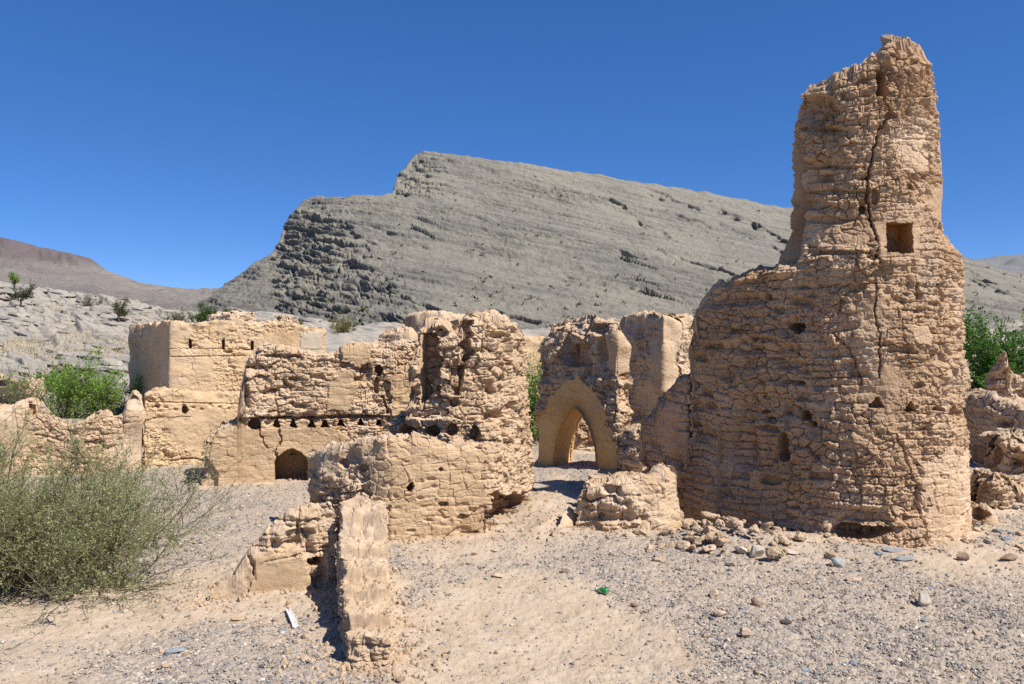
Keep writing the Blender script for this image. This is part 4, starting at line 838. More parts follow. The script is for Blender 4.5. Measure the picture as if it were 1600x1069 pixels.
def grow(rng, p0, d0, L, k, droop, wob):
    """curved shoots: arrays of (n, k, 3) points"""
    t = np.linspace(0, 1, k)[None, :, None]; n = len(p0)
    side = rng.normal(size=(n, 1, 3)); side2 = rng.normal(size=(n, 1, 3))
    P = p0[:, None] + d0[:, None] * L[:, None, None] * t + side * (L[:, None, None] * wob) * t ** 2 + side2 * (L[:, None, None] * wob * 0.45) * np.sin(t * 7)
    P[..., 2] += (droop[:, None] * L[:, None]) * t[0, :, 0][None] ** 2
    return P
def tubes(P, r0, r1, sides=3):
    n, k, _ = P.shape; T = np.gradient(P, axis=1); T /= np.linalg.norm(T, axis=2, keepdims=True) + 1e-9
    ref = np.where(abs(T[..., 2:]) > 0.9, np.array([1., 0, 0]), np.array([0, 0, 1.])); A_ = np.cross(T, ref); A_ /= np.linalg.norm(A_, axis=2, keepdims=True) + 1e-9; B_ = np.cross(T, A_)
    r = (np.asarray(r0).reshape(-1, 1) * (1 - np.linspace(0, 1, k))[None] + np.asarray(r1).reshape(-1, 1) * np.linspace(0, 1, k)[None])[..., None]
    a = np.arange(sides) * 2 * np.pi / sides
    V = np.stack([P + r * (A_ * math.cos(x) + B_ * math.sin(x)) for x in a], 2)
    idx = np.arange(n * k * sides).reshape(n, k, sides); nx = np.roll(idx, -1, 2)
    Q = np.stack([idx[:, :-1], nx[:, :-1], nx[:, 1:], idx[:, 1:]], -1).reshape(-1, 4)
    return V.reshape(-1, 3), Q
def join(parts):
    V, Q, o = [], [], 0
    for v, q in parts: V.append(v); Q.append(q + o); o += len(v)
    return np.vstack(V), np.vstack(Q)
def leaves(rng, C, size, tone, asp=0.45, up=0.3):
    n = len(C); s = size * rng.uniform(0.6, 1.3, n)[:, None]
    a = rng.normal(size=(n, 3)) + np.array([0, 0, up]); a /= np.linalg.norm(a, axis=1, keepdims=True)
    b = np.cross(a, rng.normal(size=(n, 3))); b /= np.linalg.norm(b, axis=1, keepdims=True)
    V = np.stack([C, C + a * s * .5 + b * s * asp * .5, C + a * s, C + a * s * .5 - b * s * asp * .5], 1).reshape(-1, 3)
    return V, np.arange(n * 4).reshape(n, 4), np.repeat(np.clip(tone, 0, 1), 4)
def pick(rng, P, n, lo=0.2):
    i = rng.integers(0, len(P), n); k = P.shape[1]; f = rng.uniform(lo, 1, n) * (k - 1); a = np.minimum(f.astype(int), k - 2); w = (f - a)[:, None]
    p = P[i, a] * (1 - w) + P[i, a + 1] * w; d = P[i, a + 1] - P[i, a]; d /= np.linalg.norm(d, axis=1, keepdims=True) + 1e-9
    return p, d
def plant(name, label, cat, base, leaf_m, wood_m, seed, n0, L0, spread, n1, L1, n2, L2, nl, ls, r=(0.02, 0.008, 0.004), base_r=0.3, droop=0.15, lift=0.75, wob=0.16, lean=(0, 0), trunk=0.0, group=None, asp=0.45, bexp=None, parts=('branches', 'foliage')):
    rng = np.random.default_rng(seed); base = np.asarray(base, float)
    root = thing(name, base, label, cat, group)
    a = rng.uniform(0, 2 * np.pi, n0); rr = base_r * np.sqrt(rng.uniform(0, 1, n0)); p0 = np.c_[np.cos(a) * rr * (bexp or 1), np.sin(a) * rr, np.full(n0, trunk * 0.92)]
    el = np.clip(rng.normal(lift, 0.35, n0), 0.02, 1.5); az = rng.uniform(0, 2 * np.pi, n0)
    d0 = np.c_[np.cos(az) * np.cos(el) * spread + lean[0], np.sin(az) * np.cos(el) * spread + lean[1], np.sin(el)]
    P0 = grow(rng, p0, d0, L0 * rng.uniform(0.6, 1.1, n0), 8, np.full(n0, droop), wob)
    woods = [tubes(P0, np.full(n0, r[0]), np.full(n0, r[1] * 0.6), 4)]
    if trunk > 0:
        tp = grow(rng, np.array([[0, 0, -0.1]]), np.array([[0.08, 0, 1.0]]), np.array([trunk + 0.1]), 7, np.zeros(1), 0.06); woods.append(tubes(tp, [r[0] * 2.6], [r[0] * 1.7], 7))
    p1, d1 = pick(rng, P0, n1, 0.25); d = d1 * 0.8 + rng.normal(size=(n1, 3)) * 0.55 + np.array([0, 0, 0.25]); d /= np.linalg.norm(d, axis=1, keepdims=True)
    P1 = grow(rng, p1, d, L1 * rng.uniform(0.5, 1.2, n1), 6, np.full(n1, droop), wob); woods.append(tubes(P1, np.full(n1, r[1]), np.full(n1, r[2] * .7)))
    src = P1
    if n2:
        p2, d2 = pick(rng, P1, n2, 0.15); d = d2 * 0.8 + rng.normal(size=(n2, 3)) * 0.5 + np.array([0, 0, 0.15]); d /= np.linalg.norm(d, axis=1, keepdims=True)
        P2 = grow(rng, p2, d, L2 * rng.uniform(0.5, 1.3, n2), 4, np.full(n2, droop * .5), wob); woods.append(tubes(P2, np.full(n2, r[2]), np.full(n2, r[2] * .4))); src = P2
    V, Q = join(woods); lo = ground_z(base[:1], base[1:2])[0] - base[2] if False else -0.15
    V[:, 2] = np.maximum(V[:, 2], lo * 0 + np.where(V[:, 2] < 0.01, 0.01 + 0.02 * rng.random(len(V)), V[:, 2])) if trunk == 0 else V[:, 2]
    link(parts[0], mesh('branches', V, Q, wood_m), (0, 0, 0), root)
    if nl:
        C, _ = pick(rng, src, nl, 0.05); C[:, 2] = np.maximum(C[:, 2], 0.02); C = C + rng.normal(size=C.shape) * ls * 0.35
        tone = 0.5 + 0.28 * fbm(C[:, 0] * 2.2, C[:, 1] * 2.2, C[:, 2] * 2.2, 2, seed) + rng.normal(0, 0.17, nl)
        LV, LQ, lt = leaves(rng, C, ls, tone, asp); link(parts[1], mesh('foliage', LV, LQ, leaf_m, False, {'tone': lt}), (0, 0, 0), root)
    return root
def gz(x, y): return float(ground_z(np.array([x]), np.array([y]))[0])
def at(px, Y, dz=0.0):
    p = A(px, Y); return (p[0], p[1], gz(*p) + dz)
plant('desert_bush', 'large grey green twiggy bush sprawling over pale ground in front of the broken walls', 'bush', at(15, 8.9), M_GREY, M_STEM, 7, 120, 1.38, 1.0, 1500, 0.6, 8500, 0.27, 62000, 0.034,
      r=(0.011, 0.005, 0.0022), base_r=0.85, droop=0.10, lift=0.72, wob=0.14, lean=(0.14, 0.0), bexp=1.5, asp=0.34)
plant('green_bush', 'bright green leafy bush beside the shaded side of the square house', 'bush', at(128, 28.5), M_GREEN, M_TWIG, 21, 46, 1.55, 1.0, 420, 0.62, 1600, 0.34, 15000, 0.085, r=(0.02, 0.009, 0.004), base_r=0.75, lift=0.8, bexp=1.7)
plant('olive_bush', 'dull olive twiggy bush left of the bright green bush', 'bush', at(22, 27), M_OLIVE, M_TWIG, 22, 40, 1.15, 1.0, 380, 0.5, 1500, 0.28, 5500, 0.06, r=(0.014, 0.007, 0.004), base_r=0.5, lift=0.75, bexp=1.4)
plant('low_shrub', 'small dark green shrub on the slope above the bright green bush', 'shrub', at(92, 40), M_DEEP, M_TWIG, 23, 24, 0.8, 1.1, 160, 0.4, 500, 0.25, 4200, 0.09, r=(0.014, 0.007, 0.004), base_r=0.5, lift=0.5, bexp=1.4)
plant('slope_tree', 'small dark trunked tree standing alone on the rocky slope', 'tree', at(185, 95), M_TREE, M_BARK, 24, 11, 1.36, 1.0, 120, 0.75, 420, 0.4, 2600, 0.12, r=(0.05, 0.02, 0.01), base_r=0.1, lift=0.75, trunk=0.9, parts=('trunk', 'crown'))
plant('slope_tree', 'leaning dusty tree on the rocky slope at the far left', 'tree', at(32, 92), M_TREE, M_BARK, 25, 11, 1.3, 1.0, 120, 0.7, 380, 0.4, 2000, 0.12, r=(0.05, 0.02, 0.01), base_r=0.1, lift=0.85, trunk=0.8, lean=(0.25, 0), parts=('trunk', 'crown'))
plant('slope_tree', 'yellow green tuft of a tree on the crest behind the leaning tree', 'tree', at(22, 118), M_GREEN, M_BARK, 26, 9, 1.05, 0.8, 90, 0.6, 300, 0.4, 1900, 0.14, r=(0.05, 0.02, 0.01), base_r=0.1, lift=1.0, trunk=1.3, parts=('trunk', 'crown'))
plant('slope_bush', 'green bush on the crest between the house roof and the distant range', 'bush', at(324, 100), M_DEEP, M_BARK, 27, 20, 2.0, 0.8, 160, 0.9, 400, 0.5, 3600, 0.18, r=(0.05, 0.02, 0.01), base_r=0.6, lift=0.95)
plant('slope_bush', 'smaller pale green bush on the crest at the foot of the mountain flank', 'bush', at(358, 105), M_TREE, M_BARK, 28, 16, 1.4, 0.8, 110, 0.7, 300, 0.4, 2200, 0.17, r=(0.04, 0.02, 0.01), base_r=0.5, lift=0.9)
plant('slope_bush', 'wide low dusty bush on the crest right of the lone tree', 'bush', at(280, 108), M_OLIVE, M_BARK, 29, 26, 1.2, 1.2, 140, 0.6, 300, 0.4, 2200, 0.16, r=(0.04, 0.02, 0.01), base_r=1.6, lift=0.5, bexp=1.5)
plant('slope_bush', 'bare twiggy bush on the crest left of the lone tree', 'bush', at(141, 112), M_OLIVE, M_BARK, 30, 16, 1.6, 1.0, 90, 0.7, 260, 0.4, 700, 0.13, r=(0.04, 0.02, 0.01), base_r=0.5, lift=0.8)
plant('slope_bush', 'yellowish round bush at the foot of the dark cliff', 'bush', at(536, 105), M_YELLOW, M_BARK, 31, 24, 1.7, 1.2, 150, 0.7, 350, 0.4, 3200, 0.16, r=(0.04, 0.02, 0.01), base_r=0.6, lift=0.6, bexp=1.3)
plant('slope_bush', 'small dark upright bush left of the yellowish bush', 'bush', at(466, 95), M_DEEP, M_BARK, 32, 14, 1.5, 0.6, 100, 0.5, 260, 0.35, 1800, 0.13, r=(0.04, 0.02, 0.01), base_r=0.3, lift=1.1)
plant('acacia_tree', 'spreading bright green tree behind the walls right of the tower', 'tree', at(1592, 23), M_ACACIA, M_BARK, 33, 26, 2.1, 1.1, 520, 1.0, 2600, 0.5, 60000, 0.085, r=(0.05, 0.02, 0.008), base_r=0.4, lift=0.55, trunk=0.7, droop=0.05, parts=('trunk', 'crown'))
plant('green_shrub', 'bright green shrub showing through the gap left of the arched gate', 'shrub', at(826, 21.5), M_GREEN, M_TWIG, 34, 30, 1.5, 0.7, 240, 0.6, 900, 0.3, 8000, 0.075, r=(0.02, 0.009, 0.004), base_r=0.55, lift=1.0)
def icosphere(sub):
    t = (1 + 5 ** .5) / 2; V = [(-1, t, 0), (1, t, 0), (-1, -t, 0), (1, -t, 0), (0, -1, t), (0, 1, t), (0, -1, -t), (0, 1, -t), (t, 0, -1), (t, 0, 1), (-t, 0, -1), (-t, 0, 1)]
    Fc = [(0, 11, 5), (0, 5, 1), (0, 1, 7), (0, 7, 10), (0, 10, 11), (1, 5, 9), (5, 11, 4), (11, 10, 2), (10, 7, 6), (7, 1, 8), (3, 9, 4), (3, 4, 2), (3, 2, 6), (3, 6, 8), (3, 8, 9), (4, 9, 5), (2, 4, 11), (6, 2, 10), (8, 6, 7), (9, 8, 1)]
    V = [np.array(v) / np.linalg.norm(v) for v in V]
    for _ in range(sub):
        mid, nf = {}, []
        def m_(a, b):
            k = (min(a, b), max(a, b))
            if k not in mid: w = V[a] + V[b]; V.append(w / np.linalg.norm(w)); mid[k] = len(V) - 1
            return mid[k]
        for a, b, c in Fc:
            x, y, z = m_(a, b), m_(b, c), m_(c, a); nf += [(a, x, z), (b, y, x), (c, z, y), (x, y, z)]
        Fc = nf
    return np.array(V), np.array(Fc)
# low scrub dotted over the mountain: too many and too small to count
rng = np.random.default_rng(88); mo = bpy.data.objects['mountain'].data
mv = np.empty(len(mo.vertices) * 3, np.float32); mo.vertices.foreach_get('co', mv); mv = mv.reshape(-1, 3)
mpx = CX + F * mv[:, 0] / mv[:, 1]; mpy = CY - F * (mv[:, 2] - CZ) / mv[:, 1]
ok = np.nonzero((mpx > 480) & (mpx < 1620) & (mv[:, 1] < 320))[0]; pr_ = np.exp((mpy[ok] - 500) / 110.0); pr_ /= pr_.sum()
C = mv[rng.choice(ok, 650, False, pr_)]
V_, Q_, T_, o_ = [], [], [], 0
for c_ in C:
    k_ = 12; s_ = rng.uniform(0.25, 0.7)
    cc_ = c_ + rng.normal(size=(k_, 3)) * np.array([s_ * .5, s_ * .5, s_ * .3]) + np.array([0, 0, s_ * .3])
    v, q, t = leaves(rng, cc_, s_ * 0.9, np.full(k_, rng.random()), 0.7); V_.append(v); Q_.append(q + o_); T_.append(t); o_ += len(v)
o = link('mountain_scrub', mesh('mountain_scrub', np.vstack(V_), np.vstack(Q_), M_TREE, False, {'tone': np.concatenate(T_)})); o['kind'] = 'stuff'
# tilted rock ledges cropping out of the rise
ICO2 = icosphere(2); VV, QQ, TT, o_ = [], [], [], 0
for k_ in range(950):
    Y_ = math.exp(rng.uniform(math.log(40), math.log(138))); x_ = (rng.uniform(-80, 520) - CX) / F * Y_; r_ = rng.random()
    if vn(np.array([x_ * .06]), np.array([Y_ * .05]), np.array([0.0]), 640)[0] < -0.25 and r_ < 0.7: continue
    v = ICO2[0].copy()
    for _ in range(7):
        n = rng.normal(size=3) * np.array([1, 1, 0.5]); n /= np.linalg.norm(n); v = v - np.maximum(0, v @ n - rng.uniform(.5, .8))[:, None] * n * .95
    v[:, 2] = np.clip(v[:, 2], -0.55, 0.55) * 1.8; sc_ = (0.35 + 0.65 * rng.random() ** 2) * (0.5 + Y_ / 100)
    v = v * np.array([rng.uniform(1.2, 3.4), rng.uniform(0.6, 1.4), rng.uniform(0.10, 0.24)]) * sc_
    v = v * (1 + 0.10 * fbm(v[:, 0] * 2, v[:, 1] * 2, v[:, 2] * 2 + k_, 2, 641))[:, None]
    d_ = 0.06 + rng.normal() * 0.06; v = np.c_[v[:, 0], v[:, 1] * math.cos(d_) - v[:, 2] * math.sin(d_), v[:, 1] * math.sin(d_) + v[:, 2] * math.cos(d_)]
    a_ = -0.62 + rng.normal() * 0.16; d2 = 0.10 + rng.normal() * .04; v = np.c_[v[:, 0] * math.cos(d2) + v[:, 2] * math.sin(d2), v[:, 1], -v[:, 0] * math.sin(d2) + v[:, 2] * math.cos(d2)]
    v = np.c_[v[:, 0] * math.cos(a_) - v[:, 1] * math.sin(a_) + x_, v[:, 0] * math.sin(a_) + v[:, 1] * math.cos(a_) + Y_, v[:, 2]]
    v[:, 2] += float(ground_z(np.array([x_]), np.array([Y_]))[0]) + 0.02 * sc_
    VV.append(v); QQ.append(ICO2[1] + o_); TT.append(np.full(len(v), rng.random())); o_ += len(v)
M_SLAB, nt_, b_ = newmat('slab_rock', 0.95, 0.12); p_ = mapped(nt_); a2_ = node(nt_, 'ShaderNodeAttribute', attribute_name='tone').outputs['Fac']
c_ = ramp(nt_, a2_, [(0.0, (0.21, 0.195, 0.175)), (0.4, (0.31, 0.28, 0.24)), (0.75, (0.38, 0.335, 0.27)), (1.0, (0.28, 0.235, 0.19))])
c_ = mixc(nt_, ramp(nt_, noise(nt_, p_, 2.5, 6, 0.75), [(0.45, (0, 0, 0)), (0.65, (0.7, 0.7, 0.7))]), c_, (0.24, 0.22, 0.19)); nt_.links.new(c_, b_.inputs['Base Color']); bump(nt_, b_, noise(nt_, p_, 5, 6, 0.75), 0.8, 0.08)
setting(link('terrain_ledges', mesh('terrain_ledges', np.vstack(VV), np.vstack(QQ), M_SLAB, False, {'tone': np.concatenate(TT)})))
# dry grass on the rise
n_ = 9000; px_ = rng.uniform(-60, 470, n_); Y_ = np.exp(rng.uniform(math.log(38), math.log(130), n_)); x_ = (px_ - CX) / F * Y_
dn_ = fbm(x_ * 0.10, Y_ * 0.07, 0 * x_, 3, 601); sel = dn_ > rng.uniform(0.25, 0.8, n_) + 0.35 * sm(48, 75, Y_); x_, Y_ = x_[sel], Y_[sel]
P_ = np.c_[x_, Y_, ground_z(x_, Y_)]; d_ = rng.normal(size=P_.shape) * 0.45 + np.array([0, 0, 1.0])
v, q = tubes(grow(rng, P_, d_, rng.uniform(0.15, 0.5, len(P_)), 3, np.zeros(len(P_)), 0.2), np.full(len(P_), 0.03), np.full(len(P_), 0.006))
M_STRAW, nt_, b_ = newmat('dry_grass_blades', 0.9, 0.1); b_.inputs['Base Color'].default_value = (0.38, 0.31, 0.18, 1)
o = link('dry_grass', mesh('dry_grass', v, q, M_STRAW)); o['kind'] = 'stuff'
# ---------------------------------------------------------------- stones
ICO0, ICO3, ICO4 = icosphere(0), icosphere(3), icosphere(4)
def stonemat(name, a, b_, c, k=1.0):
    m, nt, b = newmat(name, 0.9, 0.2); p = mapped(nt)
    col = ramp(nt, noise(nt, p, 14 * k, 6, 0.7, 0.4), [(0.32, a), (0.5, b_), (0.68, c)])
    col = mixc(nt, ramp(nt, noise(nt, p, 60 * k, 3, 0.7), [(0.55, (0, 0, 0)), (0.7, (0.5, 0.5, 0.5))]), col, a)
    nt.links.new(col, b.inputs['Base Color']); bump(nt, b, noise(nt, p, 60, 6, 0.75), 0.6, 0.012); return m
STONE = {'tan': stonemat('tan_stone', (0.33, 0.24, 0.165), (0.44, 0.335, 0.24), (0.51, 0.41, 0.31)), 'pale': stonemat('pale_stone', (0.36, 0.30, 0.225), (0.46, 0.395, 0.31), (0.52, 0.455, 0.375)),
         'grey': stonemat('grey_stone', (0.20, 0.20, 0.195), (0.28, 0.28, 0.27), (0.36, 0.35, 0.33)), 'blue': stonemat('blue_grey_stone', (0.17, 0.19, 0.20), (0.24, 0.26, 0.275), (0.31, 0.325, 0.33)),
         'brown': stonemat('brown_stone', (0.19, 0.125, 0.085), (0.29, 0.20, 0.14), (0.37, 0.28, 0.20)), 'dark': stonemat('dark_stone', (0.05, 0.045, 0.042), (0.085, 0.078, 0.072), (0.13, 0.12, 0.11)), 'mud': M_RUBBLE}
def stone_mesh(seed, mat, cuts=9, rough=0.05, flat=0.7, lng=1.3, sub=3):
    V, Fc = (ICO3 if sub == 3 else ICO4); rng = np.random.default_rng(seed); V = V.copy()
    for _ in range(cuts):
        n = rng.normal(size=3); n /= np.linalg.norm(n); d = rng.uniform(0.45, 0.85); s = V @ n; V = V - np.maximum(0, s - d)[:, None] * n * 0.92
    V = V * (1 + rough * fbm(V[:, 0] * 3, V[:, 1] * 3, V[:, 2] * 3, 3, seed))[:, None]
    V = V * np.array([lng, 1.0, flat])
    return mesh('stone', V, Fc, mat, False)
def stone(px, py, w, kind, label, seed, flat=0.7, lng=1.3, group=None, cuts=9, cat='stone', name='stone', rough=0.05, sink=0.3, z=0.0):
    """w: width in photo pixels"""
    p = G(px, py, z); g = gz(*p)
    for _ in range(3): p = G(px, py, g); g = gz(*p)
    s = w / F * p[1] / 2 / lng
    o = link(name, stone_mesh(seed, STONE[kind], cuts, rough, flat, lng), (p[0], p[1] + s * 0.5, g + s * flat * (1 - sink)))
    o.scale = (s, s, s); rr = random.Random(seed); o.rotation_euler = (rr.uniform(-.12, .12), rr.uniform(-.12, .12), rr.uniform(-.5, .5))
    return tag(o, label, cat, group)
NAMED = [(1183, 872, 27, 'pale', 'blocky pale stone, larger of two beside the rubble heap', .95, 1.05), (1161, 866, 21, 'pale', 'smaller pale block just left of the blocky pale stone', .8, 1.1),
 (1232, 865, 30, 'pale', 'long flat cream stone lying below the tower foot', .38, 1.7), (1112, 864, 26, 'tan', 'tan angular stone below the left end of the rubble heap', .7, 1.3),
 (1141, 886, 17, 'dark', 'small dark stone left of the pale blocks', .6, 1.4), (1310, 887, 25, 'grey', 'smooth round grey cobble below the tower undercut', .8, 1.1),
 (1337, 910, 27, 'tan', 'long tan stone right of the smooth grey cobble', .5, 1.7), (1446, 947, 23, 'pale', 'upright cream stone standing alone on the gravel', 1.1, .9),
 (1449, 972, 26, 'blue', 'flat blue grey slab below the upright cream stone', .3, 1.7), (1507, 877, 19, 'brown', 'reddish brown stone at the right foot of the tower', .9, 1.1),
 (1580, 877, 28, 'brown', 'broad brown stone near the right edge of the gravel', .6, 1.3), (1396, 862, 34, 'grey', 'long pale slab leaning at the tower foot', .4, 1.8),
 (1368, 847, 16, 'blue', 'small bluish slab under the tower undercut', .4, 1.4), (1373, 864, 20, 'blue', 'wedge shaped bluish slab beside the long pale slab', .5, 1.3),
 (1416, 876, 30, 'grey', 'flat grey slab lowest of those at the tower foot', .35, 1.7), (1117, 934, 19, 'tan', 'tan lump uppermost of the scattered stones on the gravel', .8, 1.1),
 (1184, 948, 19, 'brown', 'brown faced lump between the scattered tan stones', .9, 1.05), (1125, 963, 22, 'tan', 'largest tan lump among the scattered stones', .7, 1.2),
 (1229, 976, 21, 'dark', 'black pointed stone alone on the grey gravel', .7, 1.5), (1166, 995, 20, 'tan', 'tan stone at the edge of the sandy patch', .85, 1.1),
 (270, 1023, 33, 'blue', 'flat grey slab on the sand below the big bush', .45, 1.5), (440, 988, 16, 'blue', 'grey stone touching the white strip', .5, 1.2),
 (778, 903, 24, 'tan', 'flat tan stone alone below the plastered wall', .5, 1.5), (885, 896, 17, 'tan', 'squat tan lump at the top edge of the sandy patch', .8, 1.1),
 (992, 949, 14, 'brown', 'brown stone right of the green bottle', .8, 1.2), (1031, 879, 24, 'mud', 'crumbled mud clod on the gravel below the low wall', .6, 1.3),
 (626, 1066, 17, 'brown', 'brown clod at the bottom edge beside the stub', .7, 1.3), (370, 970, 22, 'mud', 'half buried mud lump below the sloping wall', .4, 1.6),
 (345, 1030, 15, 'tan', 'flat tan chip on the gravel left of the stub', .35, 1.4), (408, 1046, 9, 'dark', 'small dark upright stone on the gravel left of the stub', 1.0, 1.0),
 (758, 826, 13, 'mud', 'mud lump in the undercut corner of the plastered wall', .8, 1.1), (774, 820, 12, 'pale', 'round pebble beside the undercut corner', .9, 1.0), (785, 832, 12, 'mud', 'small clod on the sand below the undercut corner', .7, 1.2),
 (741, 868, 13, 'tan', 'small tan stone below the foot of the plastered wall', .6, 1.3), (772, 862, 15, 'tan', 'thin tan chip right of the stone below the plastered wall', .4, 1.6),
 (640, 956, 24, 'tan', 'thin flat stone casting a sharp shadow beside the stub', .25, 1.8), (940, 858, 14, 'brown', 'small brown shard on the gravel below the low wall', .5, 1.4)]
for k, (px, py, w, kd, lab, fl, lg) in enumerate(NAMED): stone(px, py, w, kd, lab, 700 + k, fl, lg)
# fallen mud bricks heaped at the foot of the tower
rr = random.Random(5); protos = [stone_mesh(800 + k, M_RUBBLE, 14, 0.12, rr.uniform(.6, .9), rr.uniform(1.0, 1.6)) for k in range(8)]
def scatter(n, place, size, label, cat, group, meshes, name, lift=0.55):
    for k in range(n):
        x, y, dz = place(k); s = size(); o = link(name, rr.choice(meshes), (x, y, gz(x, y) + dz + s * 0.7 * lift)); o.scale = (s, s, s)
        o.rotation_euler = (rr.uniform(-.5, .5), rr.uniform(-.5, .5), rr.uniform(0, 6.28)); tag(o, label, cat, group)
def heap(k):
    a, b = rr.gauss(0, 1), abs(rr.gauss(0, 1)); x, y = 2.95 + 0.58 * a, 10.9 - 0.25 + 0.36 * rr.gauss(0, 1)
    return x, y, max(0, 0.16 * math.exp(-a * a / 1.2) * rr.random())
scatter(130, heap, lambda: 0.022 + 0.075 * rr.random() ** 2.6, 'tan chunk of fallen mud brick in the heap at the tower foot', 'rubble', 'rubble heap at the tower foot', protos, 'mud_chunk')
small = [stone_mesh(830 + k, STONE[kd], 9, 0.06, rr.uniform(.5, .85), rr.uniform(1.0, 1.6)) for k, kd in enumerate(('tan', 'grey', 'tan', 'brown', 'blue', 'pale', 'tan', 'mud'))]
def right(k): px, py = rr.uniform(1060, 1600), 850 + 215 * rr.random() ** 1.3; p = G(px, py); return p[0], p[1], 0
scatter(110, right, lambda: rr.uniform(0.012, 0.032), 'small stone lying loose on the gravel in front of the tower', 'stone', 'small stones in front of the tower', small, 'loose_stone')
def mid(k): px, py = rr.uniform(620, 1060), 850 + 70 * rr.random() + 130 * rr.random() ** 3; p = G(px, py); return p[0], p[1], 0
scatter(45, mid, lambda: rr.uniform(0.012, 0.028), 'small stone lying loose near the sandy patch below the middle walls', 'stone', 'small stones near the sandy patch', small, 'loose_stone')
def left(k): px, py = rr.uniform(150, 520), 955 + 110 * rr.random(); p = G(px, py); return p[0], p[1], 0
scatter(40, left, lambda: rr.uniform(0.010, 0.026), 'small stone lying loose on the ground below the sloping wall', 'stone', 'small stones below the sloping wall', small, 'loose_stone')
def back(k): px, py = rr.uniform(270, 480), 765 + 90 * rr.random(); p = G(px, py); return p[0], p[1], 0
scatter(25, back, lambda: rr.uniform(0.015, 0.035), 'small stone lying loose on the gravel below the arched recess', 'stone', 'small stones below the arched recess', small, 'loose_stone')
def yard(k): px, py = rr.uniform(1522, 1600), 790 + 70 * rr.random(); p = G(px, py); return p[0], p[1], 0
scatter(30, yard, lambda: rr.uniform(0.02, 0.06), 'stone among the rubble right of the tower foot', 'stone', 'rubble right of the tower', small + protos[:3], 'loose_stone')
# gravel: pebbles nobody could count
rng = np.random.default_rng(3); n_ = 150000
py_ = 1100 - 420 * rng.random(n_) ** 0.9; px_ = rng.uniform(-60, 1660, n_); Y_ = CZ * F / (py_ - CY); x_ = (px_ - CX) / F * Y_
gm_ = gravel_mask(x_, Y_); ok = (rng.random(n_) < gm_ ** 1.3 + 0.035) & (Y_ < 19) & (footdist(x_, Y_) > 0.06); x_, Y_, gm_ = x_[ok], Y_[ok], gm_[ok]
n_ = len(x_); s_ = (0.0045 + 0.012 * rng.random(n_) ** 3.0 + 0.006 * rng.random(n_) ** 12) * (0.8 + 0.02 * Y_)
V0, F0 = ICO0; rv = 1 + 0.25 * rng.normal(size=(n_, 12, 1)).clip(-1.5, 1.5)
sc_ = rng.uniform(0.6, 1.5, (n_, 1, 3)) * np.array([1, 1, 0.6]); an = rng.uniform(0, 6.28, n_); V = V0[None] * rv * sc_
xr = V[..., 0] * np.cos(an)[:, None] - V[..., 1] * np.sin(an)[:, None]; yr = V[..., 0] * np.sin(an)[:, None] + V[..., 1] * np.cos(an)[:, None]
zc_ = ground_z(x_, Y_) + s_ * 0.25
V = np.stack([xr * s_[:, None] + x_[:, None], yr * s_[:, None] + Y_[:, None], V[..., 2] * s_[:, None] + zc_[:, None]], -1)
pal = np.array([(0.19, 0.18, 0.175), (0.26, 0.235, 0.215), (0.36, 0.30, 0.245), (0.44, 0.36, 0.28), (0.29, 0.215, 0.16), (0.52, 0.46, 0.40), (0.13, 0.122, 0.115), (0.22, 0.225, 0.225)])
cl = pal[rng.choice(8, n_, p=[.14, .19, .2, .17, .11, .06, .04, .09])] * rng.uniform(0.8, 1.2, (n_, 1))
m_, nt_, b_ = newmat('gravel_pebbles', 0.9, 0.2); at_ = node(nt_, 'ShaderNodeAttribute', attribute_name='stone_colour'); nt_.links.new(at_.outputs['Color'], b_.inputs['Base Color'])
o = link('gravel', mesh('gravel', V.reshape(-1, 3), (F0[None] + 12 * np.arange(n_)[:, None, None]).reshape(-1, 3), m_, False, {'stone_colour': np.repeat(cl, 12, 0)})); o['kind'] = 'stuff'
n_ = 60000; py_ = 1080 - 400 * rng.random(n_); px_ = rng.uniform(-60, 1660, n_); Y_ = CZ * F / (py_ - CY); x_ = (px_ - CX) / F * Y_; fd = footdist(x_, Y_)
ok = (rng.random(n_) < np.exp(-fd / 0.22)) & (Y_ < 19); x_, Y_ = x_[ok], Y_[ok]; n_ = len(x_); s_ = (0.006 + 0.028 * rng.random(n_) ** 4) * (0.8 + 0.02 * Y_)
V = V0[None] * (1 + 0.3 * rng.normal(size=(n_, 12, 1)).clip(-1.5, 1.5)) * rng.uniform(0.6, 1.5, (n_, 1, 3)); zc_ = ground_z(x_, Y_) + s_ * 0.2
V = V * s_[:, None, None] + np.stack([x_, Y_, zc_], -1)[:, None]
o = link('mud_crumbs', mesh('mud_crumbs', V.reshape(-1, 3), (F0[None] + 12 * np.arange(n_)[:, None, None]).reshape(-1, 3), M_RUBBLE, False)); o['kind'] = 'stuff'
# ---------------------------------------------------------------- litter
def lathe(prof, n=20):
    a = np.linspace(0, 2 * np.pi, n, endpoint=False); V = np.array([[(r * math.cos(t), r * math.sin(t), z) for t in a] for r, z in prof]).reshape(-1, 3)
    k = len(prof); ii, jj = np.meshgrid(np.arange(k - 1), np.arange(n), indexing='ij'); j2 = (jj + 1) % n
    return V, np.stack([ii * n + jj, ii * n + j2, (ii + 1) * n + j2, (ii + 1) * n + jj], -1).reshape(-1, 4)
p = G(942, 931); g = gz(*p); bt = thing('bottle', (p[0], p[1], g + 0.034), 'small green bottle lying on the sand near the gravel', 'bottle')
bt.rotation_euler = (0, math.radians(90), math.radians(-38)); bt.scale = (1.1, 1.1, 1.1)
mg, nt_, b_ = newmat('green_glass', 0.15, 0.5); b_.inputs['Base Color'].default_value = (0.02, 0.22, 0.03, 1); b_.inputs['Transmission Weight'].default_value = 0.25
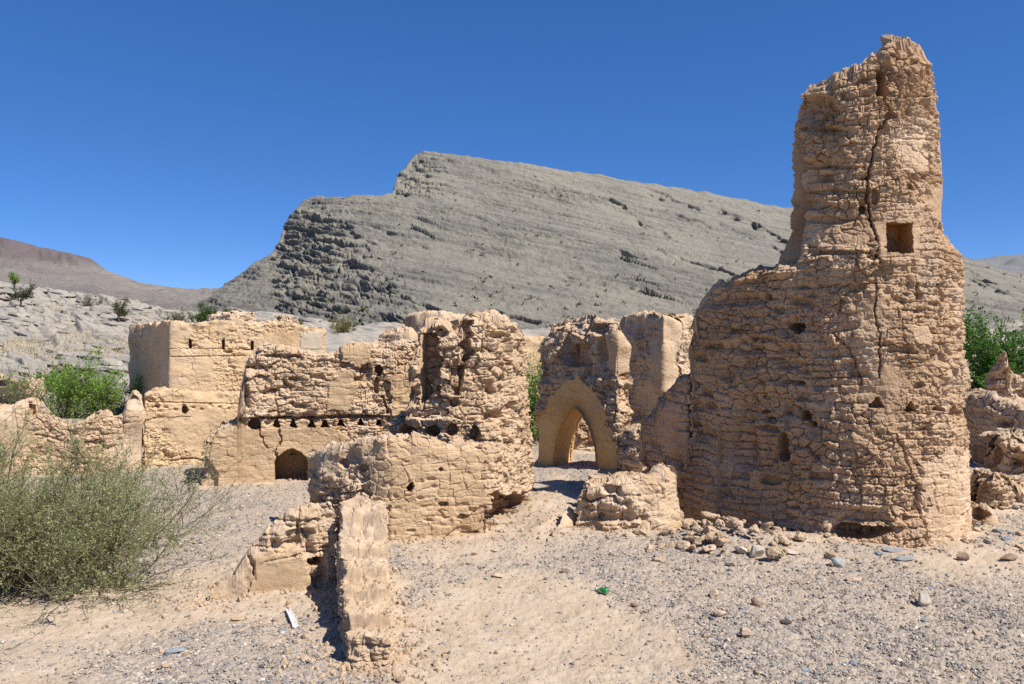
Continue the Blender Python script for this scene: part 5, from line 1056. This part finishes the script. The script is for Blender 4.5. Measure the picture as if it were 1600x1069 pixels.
V, Q = lathe([(0.001, 0.05), (0.026, 0.05), (0.030, 0.045), (0.030, -0.02), (0.022, -0.035), (0.011, -0.05), (0.011, -0.068), (0.001, -0.068)]); link('glass_body', mesh('glass_body', V, Q, mg), (0, 0, 0), bt)
mc, nt_, b_ = newmat('pale_cap', 0.5, 0.3); b_.inputs['Base Color'].default_value = (0.45, 0.5, 0.42, 1)
V, Q = lathe([(0.001, -0.062), (0.0135, -0.062), (0.0135, -0.082), (0.001, -0.082)]); link('cap', mesh('cap', V, Q, mc), (0, 0, 0), bt)
p0, p1 = G(450, 958), G(462, 989); d_ = p1 - p0; ln = np.linalg.norm(d_); p = (p0 + p1) / 2
mw, nt_, b_ = newmat('white_plastic', 0.5, 0.3); b_.inputs['Base Color'].default_value = (0.72, 0.72, 0.74, 1)
xs = np.linspace(-0.5, 0.5, 14); prf = [(-0.024, 0.0), (-0.024, 0.020), (-0.019, 0.022), (-0.006, 0.012), (0.006, 0.012), (0.019, 0.022), (0.024, 0.020), (0.024, 0.0)]
V = np.array([[(x * ln, y * (1 + 0.25 * (abs(x) > .47)), z + 0.012 * math.sin(x * 3 + 1)) for y, z in prf] for x in xs]).reshape(-1, 3); k = len(prf)
ii, jj = np.meshgrid(np.arange(len(xs) - 1), np.arange(k), indexing='ij'); j2 = (jj + 1) % k; Q = np.stack([ii * k + jj, ii * k + j2, (ii + 1) * k + j2, (ii + 1) * k + jj], -1).reshape(-1, 4)
o = link('plastic_strip', mesh('plastic_strip', V, Q, mw, False), (p[0], p[1], gz(*p) + 0.012)); o.rotation_euler = (0, 0, math.atan2(d_[1], d_[0])); tag(o, 'white grooved plastic strip lying on the gravel by the stub', 'litter')
def stick(x0, y0, x1, y1, r, label, seed):
    a, b = G(x0, y0), G(x1, y1); za, zb_ = gz(*a), gz(*b); rg = np.random.default_rng(seed)
    P = np.linspace(0, 1, 9)[:, None] * (np.array([*b, zb_]) - np.array([*a, za])) + np.array([*a, za + r * .8]); P = P + rg.normal(size=P.shape) * np.array([.012, .012, .002])
    v, q = tubes(P[None], [r], [r * .5], 6); c = P.mean(0); tag(link('stick', mesh('stick', v - c, q, M_TWIG), c), label, 'stick')
stick(1000, 957, 1036, 966, 0.007, 'thin dry stick lying across the edge of the sandy patch', 1)
stick(728, 886, 760, 894, 0.007, 'thin dry stick on the gravel below the plastered wall', 2)
